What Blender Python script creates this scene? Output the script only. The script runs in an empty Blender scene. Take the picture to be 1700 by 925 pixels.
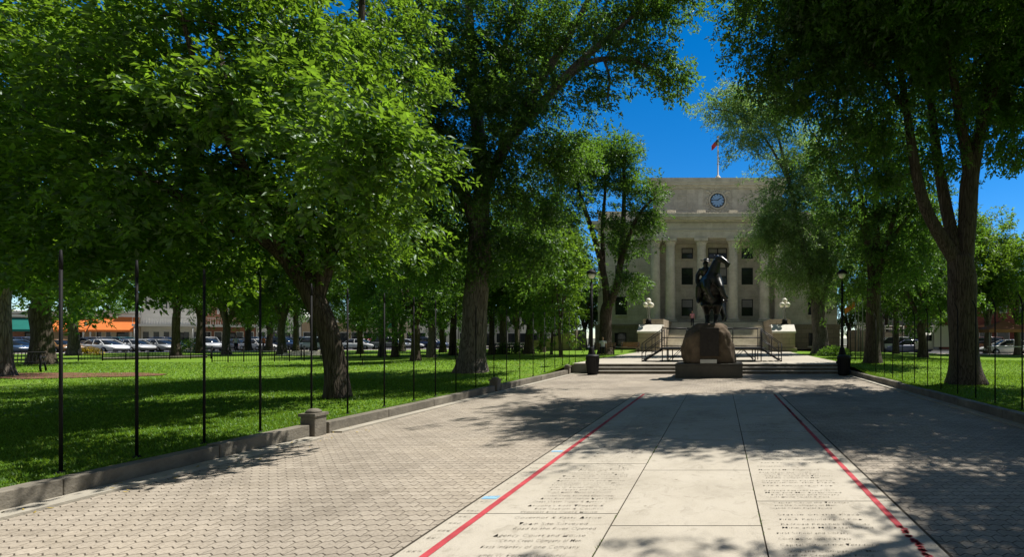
import bpy, bmesh, math, random
import numpy as np
from mathutils import Vector, Matrix, noise as mnoise
R = math.radians
SC = bpy.context.scene
COL = SC.collection
F, UC, VC, H = 800.0, 1196.0, 561.0, 1.7      # focal length in photo pixels, principal point, eye height
rnd = random.Random(7)

def P(u, v, Y):                                # point at depth Y
    return Vector(((u-UC)/F*Y, Y, H-(v-VC)/F*Y))
def XU(u, Y): return (u-UC)/F*Y
def ZV(v, Y): return H-(v-VC)/F*Y
def ss(t): t = max(0.0, min(1.0, t)); return t*t*(3-2*t)

# ------------------------------------------------------------------ materials
M = {}
def nodes(name):
    m = bpy.data.materials.new(name); m.use_nodes = True
    nt = m.node_tree; b = nt.nodes['Principled BSDF']
    return m, nt, b
def N(nt, typ, **kw):
    n = nt.nodes.new(typ)
    for k, v in kw.items():
        if k in n.inputs: n.inputs[k].default_value = v
        else: setattr(n, k, v)
    return n
def ramp(nt, fac, stops):
    r = nt.nodes.new('ShaderNodeValToRGB')
    e = r.color_ramp.elements
    while len(e) > 1: e.remove(e[-1])
    e[0].position, e[0].color = stops[0][0], (*stops[0][1], 1)
    for p, c in stops[1:]:
        x = e.new(p); x.color = (*c, 1)
    nt.links.new(fac, r.inputs[0]); return r.outputs[0]
def pos(nt, world=False):
    if world: return nt.nodes.new('ShaderNodeNewGeometry').outputs['Position']
    return nt.nodes.new('ShaderNodeTexCoord').outputs['Object']
def mix(nt, a, b, f, mode='MIX'):
    m = nt.nodes.new('ShaderNodeMix'); m.data_type = 'RGBA'; m.blend_type = mode
    for i, x in ((6, a), (7, b), (0, f)):
        if isinstance(x, (tuple, list)): m.inputs[i].default_value = (*x, 1)
        elif isinstance(x, (int, float)): m.inputs[i].default_value = x
        else: nt.links.new(x, m.inputs[i])
    return m.outputs[2]
def math_(nt, op, a, b=None):
    m = nt.nodes.new('ShaderNodeMath'); m.operation = op
    for i, x in ((0, a), (1, b)):
        if x is None: continue
        if isinstance(x, (int, float)): m.inputs[i].default_value = x
        else: nt.links.new(x, m.inputs[i])
    return m.outputs[0]
def bump(nt, b, height, strength, dist=.02):
    bm = N(nt, 'ShaderNodeBump', Strength=strength, Distance=dist)
    nt.links.new(height, bm.inputs['Height']); nt.links.new(bm.outputs[0], b.inputs['Normal'])
def mat(name, col, rough=.8, var=.25, scale=3., bmp=.2, metal=0., spec=.3, bscale=None, stain=0.):
    m, nt, b = nodes(name)
    p = pos(nt)
    n = N(nt, 'ShaderNodeTexNoise', Scale=scale, Detail=6., Roughness=.65); nt.links.new(p, n.inputs['Vector'])
    lo = tuple(c*(1-var) for c in col); hi = tuple(min(1, c*(1+var)) for c in col)
    c = ramp(nt, n.outputs[0], [(.3, lo), (.7, hi)])
    if stain:
        n3 = N(nt, 'ShaderNodeTexNoise', Scale=scale*.25, Detail=4.); nt.links.new(p, n3.inputs['Vector'])
        f = ramp(nt, n3.outputs[0], [(.45, (0, 0, 0)), (.75, (stain,)*3)])
        c = mix(nt, c, tuple(x*.45 for x in col), f)
    nt.links.new(c, b.inputs['Base Color'])
    b.inputs['Roughness'].default_value = rough; b.inputs['Metallic'].default_value = metal
    b.inputs['Specular IOR Level'].default_value = spec
    if bmp:
        n2 = N(nt, 'ShaderNodeTexNoise', Scale=bscale or scale*8, Detail=5.); nt.links.new(p, n2.inputs['Vector'])
        bump(nt, b, n2.outputs[0], bmp)
    M[name] = m; return m

mat('concrete', (.43, .39, .32), .9, .13, 1.3, .25, bscale=60, stain=.30)
mat('kerb_stone', (.19, .17, .135), .9, .45, 3.2, .5, bscale=25, stain=.85)
mat('edging', (.36, .33, .27), .9, .2, 2., .3, bscale=40, stain=.4)
mat('plaza_concrete', (.42, .38, .31), .9, .15, .8, .2, bscale=40, stain=.3)
mat('step_stone', (.36, .33, .28), .9, .2, 1.2, .2, bscale=30, stain=.4)
mat('asphalt', (.055, .055, .06), .9, .2, 2., .2, bscale=60)
mat('soil', (.05, .042, .03), 1., .4, 12., .4)
mat('mulch', (.16, .075, .045), 1., .6, 14., .9, bscale=40)
mat('far_ground', (.12, .12, .08), 1., .3, .2, .1)
mat('red_paint', (.43, .055, .066), .75, .3, 5., .1, bscale=60, stain=.35)
mat('blue_paint', (.25, .45, .62), .7, .2, 6., .05)
mat('lettering', (.07, .062, .05), .9, .3, 9., 0)
mat('black_metal', (.008, .008, .009), .7, .3, 8., .05, spec=.2)
mat('stage_black', (.016, .017, .02), .5, .3, 6., .05)
mat('bronze', (.017, .017, .014), .30, .5, 4., .3, metal=.4, spec=.6, bscale=14)
mat('plaque', (.035, .03, .026), .6, .3, 8., .1, metal=.3)
mat('boulder', (.125, .092, .062), .95, .55, 2.2, .9, bscale=9, stain=.85)
mat('plinth', (.105, .097, .08), .9, .25, 2., .3, bscale=25, stain=.6)
mat('white_stone', (.62, .59, .52), .8, .12, 2.5, .15, bscale=30)
mat('glass_globe', (.82, .78, .66), .35, .05, 2., 0)
mat('lamp_grey', (.30, .30, .29), .5, .2, 5., .05, metal=.2)
mat('dark_frame', (.012, .012, .014), .5, .2, 5., 0)
mat('trash', (.012, .012, .014), .55, .3, 7., .1)
mat('wood', (.26, .16, .09), .7, .3, 6., .2)
mat('tyre', (.012, .012, .012), .85, .2, 9., .1)
mat('rim', (.45, .45, .46), .35, .1, 5., 0, metal=.8)
mat('chrome', (.6, .6, .62), .25, .05, 5., 0, metal=.9)
mat('tail_red', (.45, .02, .02), .3, .1, 5., 0)
mat('headlamp', (.75, .76, .78), .15, .05, 5., 0, spec=.6)
mat('orange_awning', (.80, .22, .055), .8, .08, 1.2, .05)
mat('teal_awning', (.012, .16, .13), .8, .1, 1.2, .05)
mat('white_wall', (.72, .70, .65), .85, .08, .7, .1, stain=.15)
mat('tan_wall', (.45, .33, .22), .85, .12, .7, .1)
mat('grey_wall', (.33, .32, .31), .85, .12, .7, .1)
mat('cream_wall', (.62, .54, .40), .85, .1, .7, .1)
mat('skin', (.48, .28, .19), .6, .05, 5., 0)
mat('hair', (.03, .02, .015), .7, .1, 9., 0)
mat('pink_cloth', (.62, .27, .32), .9, .1, 9., 0)
mat('white_cloth', (.75, .74, .72), .9, .06, 9., 0)
mat('dark_cloth', (.02, .022, .03), .9, .1, 9., 0)
mat('orange_cloth', (.62, .18, .05), .9, .1, 9., 0)
mat('flag_red', (.55, .05, .06), .8, .1, 4., 0)
mat('flag_blue', (.02, .035, .18), .8, .1, 4., 0)
mat('flag_white', (.75, .72, .7), .8, .05, 4., 0)
mat('flag_orange', (.72, .22, .06), .8, .1, 4., 0)
mat('yellow_flowers', (.75, .52, .03), .9, .2, 9., .1)
mat('dry_leaf', (.34, .25, .05), .9, .4, 9., 0)
mat('clock_face', (.30, .50, .80), .2, .04, 1., 0, spec=.7)  # blue is the sky's reflection, put into the colour of a whitish dial
mat('red_umbrella', (.45, .06, .04), .8, .1, 2., 0)
mat('brown_canvas', (.30, .13, .07), .8, .1, 2., 0)
mat('teal_sign', (.03, .36, .36), .7, .1, 2., 0)

def stone_mat(name, col, bw, bh, var=.1, mortar=.012):
    m, nt, b = nodes(name)
    p = pos(nt, True)
    s = nt.nodes.new('ShaderNodeSeparateXYZ'); nt.links.new(p, s.inputs[0])
    c = nt.nodes.new('ShaderNodeCombineXYZ')
    nt.links.new(math_(nt, 'ADD', s.outputs[0], s.outputs[1]), c.inputs[0]); nt.links.new(s.outputs[2], c.inputs[1])
    br = nt.nodes.new('ShaderNodeTexBrick')
    br.inputs['Scale'].default_value = 1.; br.inputs['Brick Width'].default_value = bw
    br.inputs['Row Height'].default_value = bh; br.inputs['Mortar Size'].default_value = mortar
    br.inputs['Color1'].default_value = (*[x*(1-var) for x in col], 1)
    br.inputs['Color2'].default_value = (*[x*(1+var) for x in col], 1)
    br.inputs['Mortar'].default_value = (*[x*.5 for x in col], 1)
    nt.links.new(c.outputs[0], br.inputs['Vector'])
    n = N(nt, 'ShaderNodeTexNoise', Scale=1.1, Detail=8., Roughness=.7); nt.links.new(p, n.inputs['Vector'])
    st = ramp(nt, n.outputs[0], [(.3, (.72, .70, .66)), (.65, (1.05, 1.05, 1.05))])
    nt.links.new(mix(nt, br.outputs[0], st, 1., 'MULTIPLY'), b.inputs['Base Color'])
    b.inputs['Roughness'].default_value = .88
    n2 = N(nt, 'ShaderNodeTexNoise', Scale=18., Detail=4.); nt.links.new(p, n2.inputs['Vector'])
    bump(nt, b, n2.outputs[0], .15)
    M[name] = m
stone_mat('court_stone', (.67, .62, .53), 1.6, .75, .05, .008)
stone_mat('court_trim', (.70, .655, .555), 2.4, 1.9, .03, .006)
stone_mat('court_base', (.33, .275, .205), 1.3, .55, .1, .02)
stone_mat('brick_red', (.26, .075, .05), .25, .08, .25, .008)
stone_mat('brick_tan', (.36, .17, .11), .25, .08, .2, .008)

def slab_mat():
    m, nt, b = nodes('concrete'); p = pos(nt, True)
    def nz(sc, det=5., ro=.65, dis=0.):
        n = N(nt, 'ShaderNodeTexNoise', Scale=sc, Detail=det, Roughness=ro, Distortion=dis); nt.links.new(p, n.inputs['Vector']); return n.outputs[0]
    c = ramp(nt, nz(.8, 6.), [(.3, (.35, .315, .255)), (.5, (.43, .39, .32)), (.7, (.47, .43, .36))])
    c = mix(nt, c, ramp(nt, nz(5., 8., .75, 1.), [(.34, (.74, .73, .71)), (.47, (1, 1, 1)), (.7, (1.05, 1.05, 1.04))]), .8, 'MULTIPLY')
    c = mix(nt, c, ramp(nt, nz(90., 3., .8), [(.33, (.74, .73, .72)), (.5, (1, 1, 1))]), .8, 'MULTIPLY')
    v = N(nt, 'ShaderNodeTexVoronoi', Scale=2.6); nt.links.new(p, v.inputs['Vector'])
    c = mix(nt, c, ramp(nt, v.outputs['Distance'], [(.028, (.45, .43, .40)), (.055, (1, 1, 1))]), .7, 'MULTIPLY')
    nt.links.new(c, b.inputs['Base Color']); b.inputs['Roughness'].default_value = .92; b.inputs['Specular IOR Level'].default_value = .2
    bump(nt, b, nz(70., 4.), .3, .01); M['concrete'] = m
slab_mat()
def paver_mat():
    m, nt, b = nodes('pavers')
    p = pos(nt, True)
    s = nt.nodes.new('ShaderNodeSeparateXYZ'); nt.links.new(p, s.inputs[0])
    def tri(x, per):                                   # triangle wave -1..1
        f = math_(nt, 'FRACT', math_(nt, 'DIVIDE', x, per))
        return math_(nt, 'SUBTRACT', math_(nt, 'MULTIPLY', math_(nt, 'ABSOLUTE', math_(nt, 'SUBTRACT', f, .5)), 4.), 1.)
    nz = N(nt, 'ShaderNodeTexNoise', Scale=1.2, Detail=2.); nt.links.new(p, nz.inputs['Vector'])
    wob = math_(nt, 'MULTIPLY', math_(nt, 'SUBTRACT', nz.outputs[0], .5), .03)
    x2 = math_(nt, 'ADD', math_(nt, 'ADD', s.outputs[0], math_(nt, 'MULTIPLY', tri(s.outputs[1], .236), .006)), wob)
    y2 = math_(nt, 'ADD', math_(nt, 'ADD', s.outputs[1], math_(nt, 'MULTIPLY', tri(s.outputs[0], .11), .018)), wob)
    c = nt.nodes.new('ShaderNodeCombineXYZ'); nt.links.new(math_(nt, 'MULTIPLY', x2, 1.8), c.inputs[0]); nt.links.new(y2, c.inputs[1])
    br = nt.nodes.new('ShaderNodeTexBrick')
    for k, v in (('Scale', 1.), ('Brick Width', .396), ('Row Height', .118), ('Mortar Size', .0066), ('Mortar Smooth', .35), ('Bias', -.1)):
        br.inputs[k].default_value = v
    br.inputs['Color1'].default_value = (.322, .283, .230, 1)
    br.inputs['Color2'].default_value = (.395, .350, .288, 1)
    br.inputs['Mortar'].default_value = (.085, .070, .054, 1)
    nt.links.new(c.outputs[0], br.inputs['Vector'])
    n1 = N(nt, 'ShaderNodeTexNoise', Scale=.45, Detail=6., Roughness=.6); nt.links.new(p, n1.inputs['Vector'])
    st = ramp(nt, n1.outputs[0], [(.30, (.66, .65, .64)), (.5, (.95, .94, .93)), (.66, (1.10, 1.08, 1.05))])
    n4 = N(nt, 'ShaderNodeTexNoise', Scale=38., Detail=4., Roughness=.75); nt.links.new(p, n4.inputs['Vector'])
    sp = ramp(nt, n4.outputs[0], [(.36, (.62, .60, .58)), (.50, (1, 1, 1)), (.7, (1.12, 1.12, 1.1))])
    n5 = N(nt, 'ShaderNodeTexNoise', Scale=2.3, Detail=7., Roughness=.8); nt.links.new(p, n5.inputs['Vector'])
    sq = ramp(nt, n5.outputs[0], [(.36, (.80, .79, .77)), (.46, (1, 1, 1))])
    c1 = mix(nt, mix(nt, mix(nt, br.outputs[0], st, 1., 'MULTIPLY'), sp, .8, 'MULTIPLY'), sq, .8, 'MULTIPLY')
    nt.links.new(c1, b.inputs['Base Color'])
    b.inputs['Roughness'].default_value = .92; b.inputs['Specular IOR Level'].default_value = .2
    hgt = math_(nt, 'ADD', math_(nt, 'MULTIPLY', br.outputs['Fac'], -1.), math_(nt, 'MULTIPLY', n4.outputs[0], .25))
    bump(nt, b, hgt, .7, .006)
    M['pavers'] = m
paver_mat()

def bark_mat(name, col):
    m, nt, b = nodes(name)
    p = pos(nt)
    mp = nt.nodes.new('ShaderNodeMapping'); mp.inputs['Scale'].default_value = (1, 1, .09)
    nt.links.new(p, mp.inputs[0])
    n = N(nt, 'ShaderNodeTexNoise', Scale=12., Detail=8., Roughness=.72, Distortion=.8); nt.links.new(mp.outputs[0], n.inputs['Vector'])
    v = N(nt, 'ShaderNodeTexVoronoi', Scale=17.); v.feature = 'DISTANCE_TO_EDGE'; nt.links.new(mp.outputs[0], v.inputs['Vector'])
    c = ramp(nt, n.outputs[0], [(.3, tuple(x*.35 for x in col)), (.55, col), (.75, tuple(x*1.55 for x in col))])
    f = ramp(nt, v.outputs['Distance'], [(0., (.35, .33, .3)), (.12, (1, 1, 1))])
    nt.links.new(mix(nt, c, f, .85, 'MULTIPLY'), b.inputs['Base Color'])
    b.inputs['Roughness'].default_value = .95; b.inputs['Specular IOR Level'].default_value = .15
    h = math_(nt, 'ADD', math_(nt, 'MINIMUM', v.outputs['Distance'], .15), math_(nt, 'MULTIPLY', n.outputs[0], .25))
    bump(nt, b, h, 1., .12)
    M[name] = m
bark_mat('bark', (.115, .092, .072))
bark_mat('bark_grey', (.19, .165, .14))

def leaf_mat(name, col, trans, tf=.45, gl=.07):
    m = bpy.data.materials.new(name); m.use_nodes = True; nt = m.node_tree
    nt.nodes.remove(nt.nodes['Principled BSDF']); out = nt.nodes['Material Output']
    g = nt.nodes.new('ShaderNodeNewGeometry'); oi = nt.nodes.new('ShaderNodeObjectInfo')
    r1 = g.outputs['Random Per Island']
    c = ramp(nt, r1, [(0, tuple(x*.55 for x in col)), (.5, col), (.93, tuple(x*1.4 for x in col)), (1, (col[0]*2.3, col[1]*1.5, col[2]*1.6))])
    t = ramp(nt, r1, [(0, tuple(x*.6 for x in trans)), (.6, trans), (1, tuple(x*1.35 for x in trans))])
    hs = nt.nodes.new('ShaderNodeHueSaturation')
    nt.links.new(math_(nt, 'ADD', math_(nt, 'MULTIPLY', oi.outputs['Random'], .03), .485), hs.inputs['Hue'])
    nt.links.new(math_(nt, 'ADD', math_(nt, 'MULTIPLY', oi.outputs['Random'], .3), .85), hs.inputs['Value'])
    nt.links.new(c, hs.inputs['Color'])
    d = nt.nodes.new('ShaderNodeBsdfDiffuse'); nt.links.new(hs.outputs[0], d.inputs[0])
    tr = nt.nodes.new('ShaderNodeBsdfTranslucent'); nt.links.new(t, tr.inputs[0])
    gs = nt.nodes.new('ShaderNodeBsdfGlossy'); gs.inputs['Roughness'].default_value = .42; gs.inputs[0].default_value = (.75, .85, .8, 1)
    a = nt.nodes.new('ShaderNodeMixShader'); a.inputs[0].default_value = tf
    nt.links.new(d.outputs[0], a.inputs[1]); nt.links.new(tr.outputs[0], a.inputs[2])
    e = nt.nodes.new('ShaderNodeMixShader'); e.inputs[0].default_value = gl
    nt.links.new(a.outputs[0], e.inputs[1]); nt.links.new(gs.outputs[0], e.inputs[2])
    nt.links.new(e.outputs[0], out.inputs[0]); M[name] = m
leaf_mat('leaf', (.042, .088, .015), (.175, .345, .03), .48, .04)
leaf_mat('leaf_light', (.050, .100, .014), (.245, .43, .026), .5, .04)
leaf_mat('leaf_silver', (.125, .19, .065), (.33, .52, .11), .5, .05)
leaf_mat('grass_blade', (.115, .215, .022), (.23, .38, .022), .4, .015)

def lawn_mat():
    m, nt, b = nodes('lawn')
    p = pos(nt, True)
    n = N(nt, 'ShaderNodeTexNoise', Scale=.5, Detail=8., Roughness=.7); nt.links.new(p, n.inputs['Vector'])
    n2 = N(nt, 'ShaderNodeTexNoise', Scale=22., Detail=6., Roughness=.8); nt.links.new(p, n2.inputs['Vector'])
    c = ramp(nt, n.outputs[0], [(.3, (.115, .215, .022)), (.55, (.155, .275, .028)), (.75, (.19, .285, .04))])
    d = ramp(nt, n2.outputs[0], [(.3, (.45, .45, .45)), (.6, (1.1, 1.1, 1.1))])
    n6 = N(nt, 'ShaderNodeTexNoise', Scale=.9, Detail=7., Roughness=.75, Distortion=.8); nt.links.new(p, n6.inputs['Vector'])
    f6 = ramp(nt, n6.outputs[0], [(.54, (0, 0, 0)), (.70, (.65, .65, .65))])
    c = mix(nt, c, (.22, .21, .07), f6)
    nt.links.new(mix(nt, c, d, 1., 'MULTIPLY'), b.inputs['Base Color'])
    b.inputs['Roughness'].default_value = 1.; b.inputs['Specular IOR Level'].default_value = .1
    bump(nt, b, n2.outputs[0], .8, .05); M['lawn'] = m
lawn_mat()

def glass_mat(name, col, rough=.06):
    m, nt, b = nodes(name)
    b.inputs['Base Color'].default_value = (*col, 1); b.inputs['Roughness'].default_value = rough
    b.inputs['Specular IOR Level'].default_value = .6
    p = pos(nt); n = N(nt, 'ShaderNodeTexNoise', Scale=1.5, Detail=2.); nt.links.new(p, n.inputs['Vector'])
    bump(nt, b, n.outputs[0], .06, .05); M[name] = m
glass_mat('window_glass', (.018, .022, .026))
glass_mat('car_glass', (.010, .014, .018))

def paint_mat(name='car_paint'):
    m, nt, b = nodes(name)
    oi = nt.nodes.new('ShaderNodeObjectInfo'); p = pos(nt)
    n = N(nt, 'ShaderNodeTexNoise', Scale=2., Detail=4.); nt.links.new(p, n.inputs['Vector'])
    d = ramp(nt, n.outputs[0], [(.3, (.9, .9, .9)), (.7, (1.03, 1.03, 1.03))])
    nt.links.new(mix(nt, oi.outputs['Color'], d, 1., 'MULTIPLY'), b.inputs['Base Color'])
    b.inputs['Roughness'].default_value = .32; b.inputs['Coat Weight'].default_value = .6; b.inputs['Coat Roughness'].default_value = .08
    M[name] = m
paint_mat()

# ------------------------------------------------------------------ object helpers
def tag(o, label=None, cat=None, group=None, kind=None):
    if label: o['label'] = label
    if cat: o['category'] = cat
    if group: o['group'] = group
    if kind: o['kind'] = kind
    return o
def empty(name, loc=(0, 0, 0), rz=0., label=None, cat=None, group=None):
    o = bpy.data.objects.new(name, None); COL.objects.link(o)
    o.location = loc; o.rotation_euler = (0, 0, rz); o.empty_display_size = .2
    return tag(o, label, cat, group)
def link(name, me, parent=None):
    o = bpy.data.objects.new(name, me); COL.objects.link(o)
    if parent is not None: o.parent = parent
    return o
KIDS = {}
def copy_tree(o, parent=None):
    c = o.copy(); COL.objects.link(c)
    if parent is not None: c.parent = parent
    for ch in list(o.children): copy_tree(ch, c)
    return c

class MB:
    def __init__(s): s.v = []; s.f = []; s.sm = []
    def add(s, vs, fs, smooth=False):
        o = len(s.v); s.v += [tuple(x) for x in vs]
        for f in fs: s.f.append(tuple(i+o for i in f)); s.sm.append(smooth)
        return s
    def box(s, c, d, rz=0., taper=1., m=None):
        x, y, z = d[0]/2, d[1]/2, d[2]/2; t = taper
        vs = [(-x, -y, -z), (x, -y, -z), (x, y, -z), (-x, y, -z), (-x*t, -y*t, z), (x*t, -y*t, z), (x*t, y*t, z), (-x*t, y*t, z)]
        mt = m if m is not None else Matrix.Rotation(rz, 3, 'Z')
        vs = [mt @ Vector(q) + Vector(c) for q in vs]
        return s.add(vs, [(0, 3, 2, 1), (4, 5, 6, 7), (0, 1, 5, 4), (1, 2, 6, 5), (2, 3, 7, 6), (3, 0, 4, 7)])
    def b2(s, x0, x1, y0, y1, z0, z1):
        return s.box(((x0+x1)/2, (y0+y1)/2, (z0+z1)/2), (abs(x1-x0), abs(y1-y0), abs(z1-z0)))
    def tube(s, pts, rad, n=8, cap=True, smooth=True, rough=0., flare=None):
        pts = [Vector(p) for p in pts]
        if not isinstance(rad, (list, tuple)): rad = [rad]*len(pts)
        vs, fs = [], []; up = None
        for i, p in enumerate(pts):
            t = (pts[min(i+1, len(pts)-1)]-pts[max(i-1, 0)]).normalized()
            if up is None:
                up = t.orthogonal().normalized()
            a = (up - t*up.dot(t)).normalized(); up = a; b = t.cross(a)
            for k in range(n):
                th = 2*math.pi*k/n; r = rad[i]
                if flare: r *= flare(i, th, p)
                if rough: r *= 1+rough*(mnoise.noise(Vector((math.cos(th)*1.5, math.sin(th)*1.5, p.z*.8)))*1.4)
                vs.append(p+a*(math.cos(th)*r)+b*(math.sin(th)*r))
        for i in range(len(pts)-1):
            for k in range(n):
                k2 = (k+1) % n
                fs.append((i*n+k, i*n+k2, (i+1)*n+k2, (i+1)*n+k))
        if cap:
            fs.append(tuple(reversed(range(n)))); fs.append(tuple((len(pts)-1)*n+k for k in range(n)))
        return s.add(vs, fs, smooth)
    def bar(s, a, b, r, n=6): return s.tube([a, b], r, n, True, n > 5)
    def lathe(s, prof, c=(0, 0, 0), n=16, smooth=True, ax='Z'):
        vs, fs = [], []; m = len(prof)
        for r, z in prof:
            for k in range(n):
                th = 2*math.pi*k/n; q = (r*math.cos(th), r*math.sin(th), z)
                if ax == 'Y': q = (q[0], q[2], q[1])
                vs.append((q[0]+c[0], q[1]+c[1], q[2]+c[2]))
        for i in range(m-1):
            for k in range(n):
                k2 = (k+1) % n; fs.append((i*n+k, i*n+k2, (i+1)*n+k2, (i+1)*n+k))
        fs.append(tuple(reversed(range(n)))); fs.append(tuple((m-1)*n+k for k in range(n)))
        return s.add(vs, fs, smooth)
    def ell(s, c, r, n=12, m=8, rot=None):
        vs, fs = [], []
        rot = rot or Matrix.Identity(3)
        if not isinstance(r, (list, tuple)): r = (r, r, r)
        for i in range(m+1):
            ph = math.pi*i/m
            for k in range(n):
                th = 2*math.pi*k/n
                q = rot @ Vector((r[0]*math.sin(ph)*math.cos(th), r[1]*math.sin(ph)*math.sin(th), -r[2]*math.cos(ph)))
                vs.append(q+Vector(c))
        for i in range(m):
            for k in range(n):
                k2 = (k+1) % n; fs.append((i*n+k, i*n+k2, (i+1)*n+k2, (i+1)*n+k))
        return s.add(vs, fs, True)
    def poly(s, vs): return s.add(vs, [tuple(range(len(vs)))])
    def prism(s, pts, y0, y1):                         # polygon in XZ extruded along Y
        n = len(pts); vs = [(p[0], y0, p[1]) for p in pts]+[(p[0], y1, p[1]) for p in pts]
        fs = [tuple(range(n)), tuple(reversed(range(n, 2*n)))]+[(i, i+n, (i+1) % n+n, (i+1) % n) for i in range(n)]
        return s.add(vs, fs)
    def mesh(s, name, mt):
        me = bpy.data.meshes.new(name); me.from_pydata(s.v, [], s.f)
        me.polygons.foreach_set('use_smooth', s.sm)
        bm = bmesh.new(); bm.from_mesh(me); bmesh.ops.recalc_face_normals(bm, faces=bm.faces); bm.to_mesh(me); bm.free()
        if mt: me.materials.append(M[mt] if isinstance(mt, str) else mt)
        me.update(); return me
    def build(s, name, mt, parent=None, bevel=0.):
        o = link(name, s.mesh(name, mt), parent)
        if bevel:
            b = o.modifiers.new('edge', 'BEVEL'); b.width = bevel; b.segments = 2; b.limit_method = 'ANGLE'
        return o
def fused(mb, name, mt, parent=None, voxel=.05, smooth=4):
    """one continuous surface grown over overlapping tapered limbs"""
    o = link(name, mb.mesh(name, mt))
    r = o.modifiers.new('r', 'REMESH'); r.mode = 'VOXEL'; r.voxel_size = voxel
    k = o.modifiers.new('s', 'SMOOTH'); k.iterations = smooth; k.factor = .5
    bpy.context.view_layer.update()
    dg = bpy.context.evaluated_depsgraph_get()
    me = bpy.data.meshes.new_from_object(o.evaluated_get(dg))
    me.polygons.foreach_set('use_smooth', [True]*len(me.polygons))
    me.name = name
    o.modifiers.clear(); o.data = me
    if not me.materials: me.materials.append(M[mt])
    if parent is not None: o.parent = parent
    return o

# ------------------------------------------------------------------ camera, world, sun
cam = bpy.data.cameras.new('camera'); co = link('camera', cam)
cam.sensor_width = 36; cam.lens = 36*F/1700; cam.shift_x = (850-UC)/1700; cam.shift_y = (VC-462.5)/1700
cam.clip_start = .05; cam.clip_end = 3000
co.location = (0, 0, H); co.rotation_euler = (R(90), 0, 0); SC.camera = co
SUN_EL, SUN_AZ = 63., 50.                               # azimuth measured from +Y towards +X
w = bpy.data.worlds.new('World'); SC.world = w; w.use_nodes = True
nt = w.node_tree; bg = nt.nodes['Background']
sk = nt.nodes.new('ShaderNodeTexSky'); sk.sky_type = 'NISHITA'; sk.sun_disc = False
sk.sun_elevation = R(SUN_EL); sk.sun_rotation = R(SUN_AZ); sk.altitude = 1650
sk.air_density = 1.; sk.dust_density = .15; sk.ozone_density = 4.
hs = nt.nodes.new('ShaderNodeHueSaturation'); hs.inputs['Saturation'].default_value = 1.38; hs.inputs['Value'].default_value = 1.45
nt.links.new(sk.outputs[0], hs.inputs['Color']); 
h2 = nt.nodes.new('ShaderNodeHueSaturation'); h2.inputs['Saturation'].default_value = .62; h2.inputs['Value'].default_value = .66; nt.links.new(sk.outputs[0], h2.inputs['Color'])   # made-up pale sky overhead and behind the camera, keeps the shade neutral
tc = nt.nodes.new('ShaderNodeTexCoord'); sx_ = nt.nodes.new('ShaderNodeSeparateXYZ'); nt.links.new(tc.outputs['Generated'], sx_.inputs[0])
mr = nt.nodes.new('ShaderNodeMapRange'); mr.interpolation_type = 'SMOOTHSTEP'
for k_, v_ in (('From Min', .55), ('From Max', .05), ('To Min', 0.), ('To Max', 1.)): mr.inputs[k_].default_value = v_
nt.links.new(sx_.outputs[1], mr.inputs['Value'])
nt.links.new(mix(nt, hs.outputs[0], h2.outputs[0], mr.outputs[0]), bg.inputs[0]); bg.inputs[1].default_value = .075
sl = bpy.data.lights.new('sun', 'SUN'); so = link('sun', sl); sl.energy = 4.9; sl.angle = R(.53); sl.color = (1, .955, .88)
d = Vector((math.sin(R(SUN_AZ))*math.cos(R(SUN_EL)), math.cos(R(SUN_AZ))*math.cos(R(SUN_EL)), math.sin(R(SUN_EL))))
so.rotation_euler = d.to_track_quat('Z', 'Y').to_euler(); so.location = d*60
SC.view_settings.view_transform = 'Standard'; SC.view_settings.look = 'None'; SC.view_settings.exposure = .5; SC.view_settings.gamma = 1
SC.view_settings.use_curve_mapping = False
SC.render.engine = 'CYCLES'
cy = SC.cycles; cy.max_bounces = 7; cy.diffuse_bounces = 3; cy.glossy_bounces = 3; cy.transmission_bounces = 4; cy.use_denoising = True
cy.sample_clamp_indirect = 6.

# ------------------------------------------------------------------ setting: ground, lawns, paving
LX, RX = -6.95, 5.85                                   # inner faces of the kerb walls
def struct(mb, name, mt, parent=None):
    o = mb.build(name, mt, parent)
    if parent is None: tag(o, kind='structure')
    return o
mb = MB(); mb.poly([(-900, -300, -.03), (900, -300, -.03), (900, 1200, -.03), (-900, 1200, -.03)]); struct(mb, 'ground', 'far_ground')
mb = MB(); mb.poly([(LX-.05, -8, 0), (RX+.05, -8, 0), (RX+.05, 22.6, 0), (LX-.05, 22.6, 0)]); struct(mb, 'paved_forecourt', 'pavers')
LZ = .155
def lawn_z(x, y):
    k = ss((x+24)/13) if x < 0 else ss((24-x)/13)
    return LZ+.25*ss((y-18.5)/5)*k+.012*mnoise.noise(Vector((x*.3, y*.3, 0)))
C30, S30 = math.cos(R(30)), math.sin(R(30))
def street_off(x, y):                                  # signed distance from the left street's near kerb
    return -(x+68)*S30+(y-46)*C30
def lawn(name, x0, x1, y0, y1, stp, test):
    mb = MB(); nx = int((x1-x0)/stp)+1; ny = int((y1-y0)/stp)+1
    idx = {}
    for i in range(nx):
        for j in range(ny):
            x = x0+(x1-x0)*i/(nx-1); y = y0+(y1-y0)*j/(ny-1)
            idx[i, j] = len(mb.v); mb.v.append((x, y, lawn_z(x, y)))
    for i in range(nx-1):
        for j in range(ny-1):
            v = mb.v[idx[i, j]]
            if test(v[0], v[1]): mb.f.append((idx[i, j], idx[i+1, j], idx[i+1, j+1], idx[i, j+1])); mb.sm.append(True)
    o = mb.build(name, 'lawn'); tag(o, kind='structure'); return o
lawn('lawn', -92, LX-.2, -2, 92, 1.0, lambda x, y: street_off(x, y) < 0)
lawn('lawn', RX+.2, 80, -2, 46, 1.0, lambda x, y: True)
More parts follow.
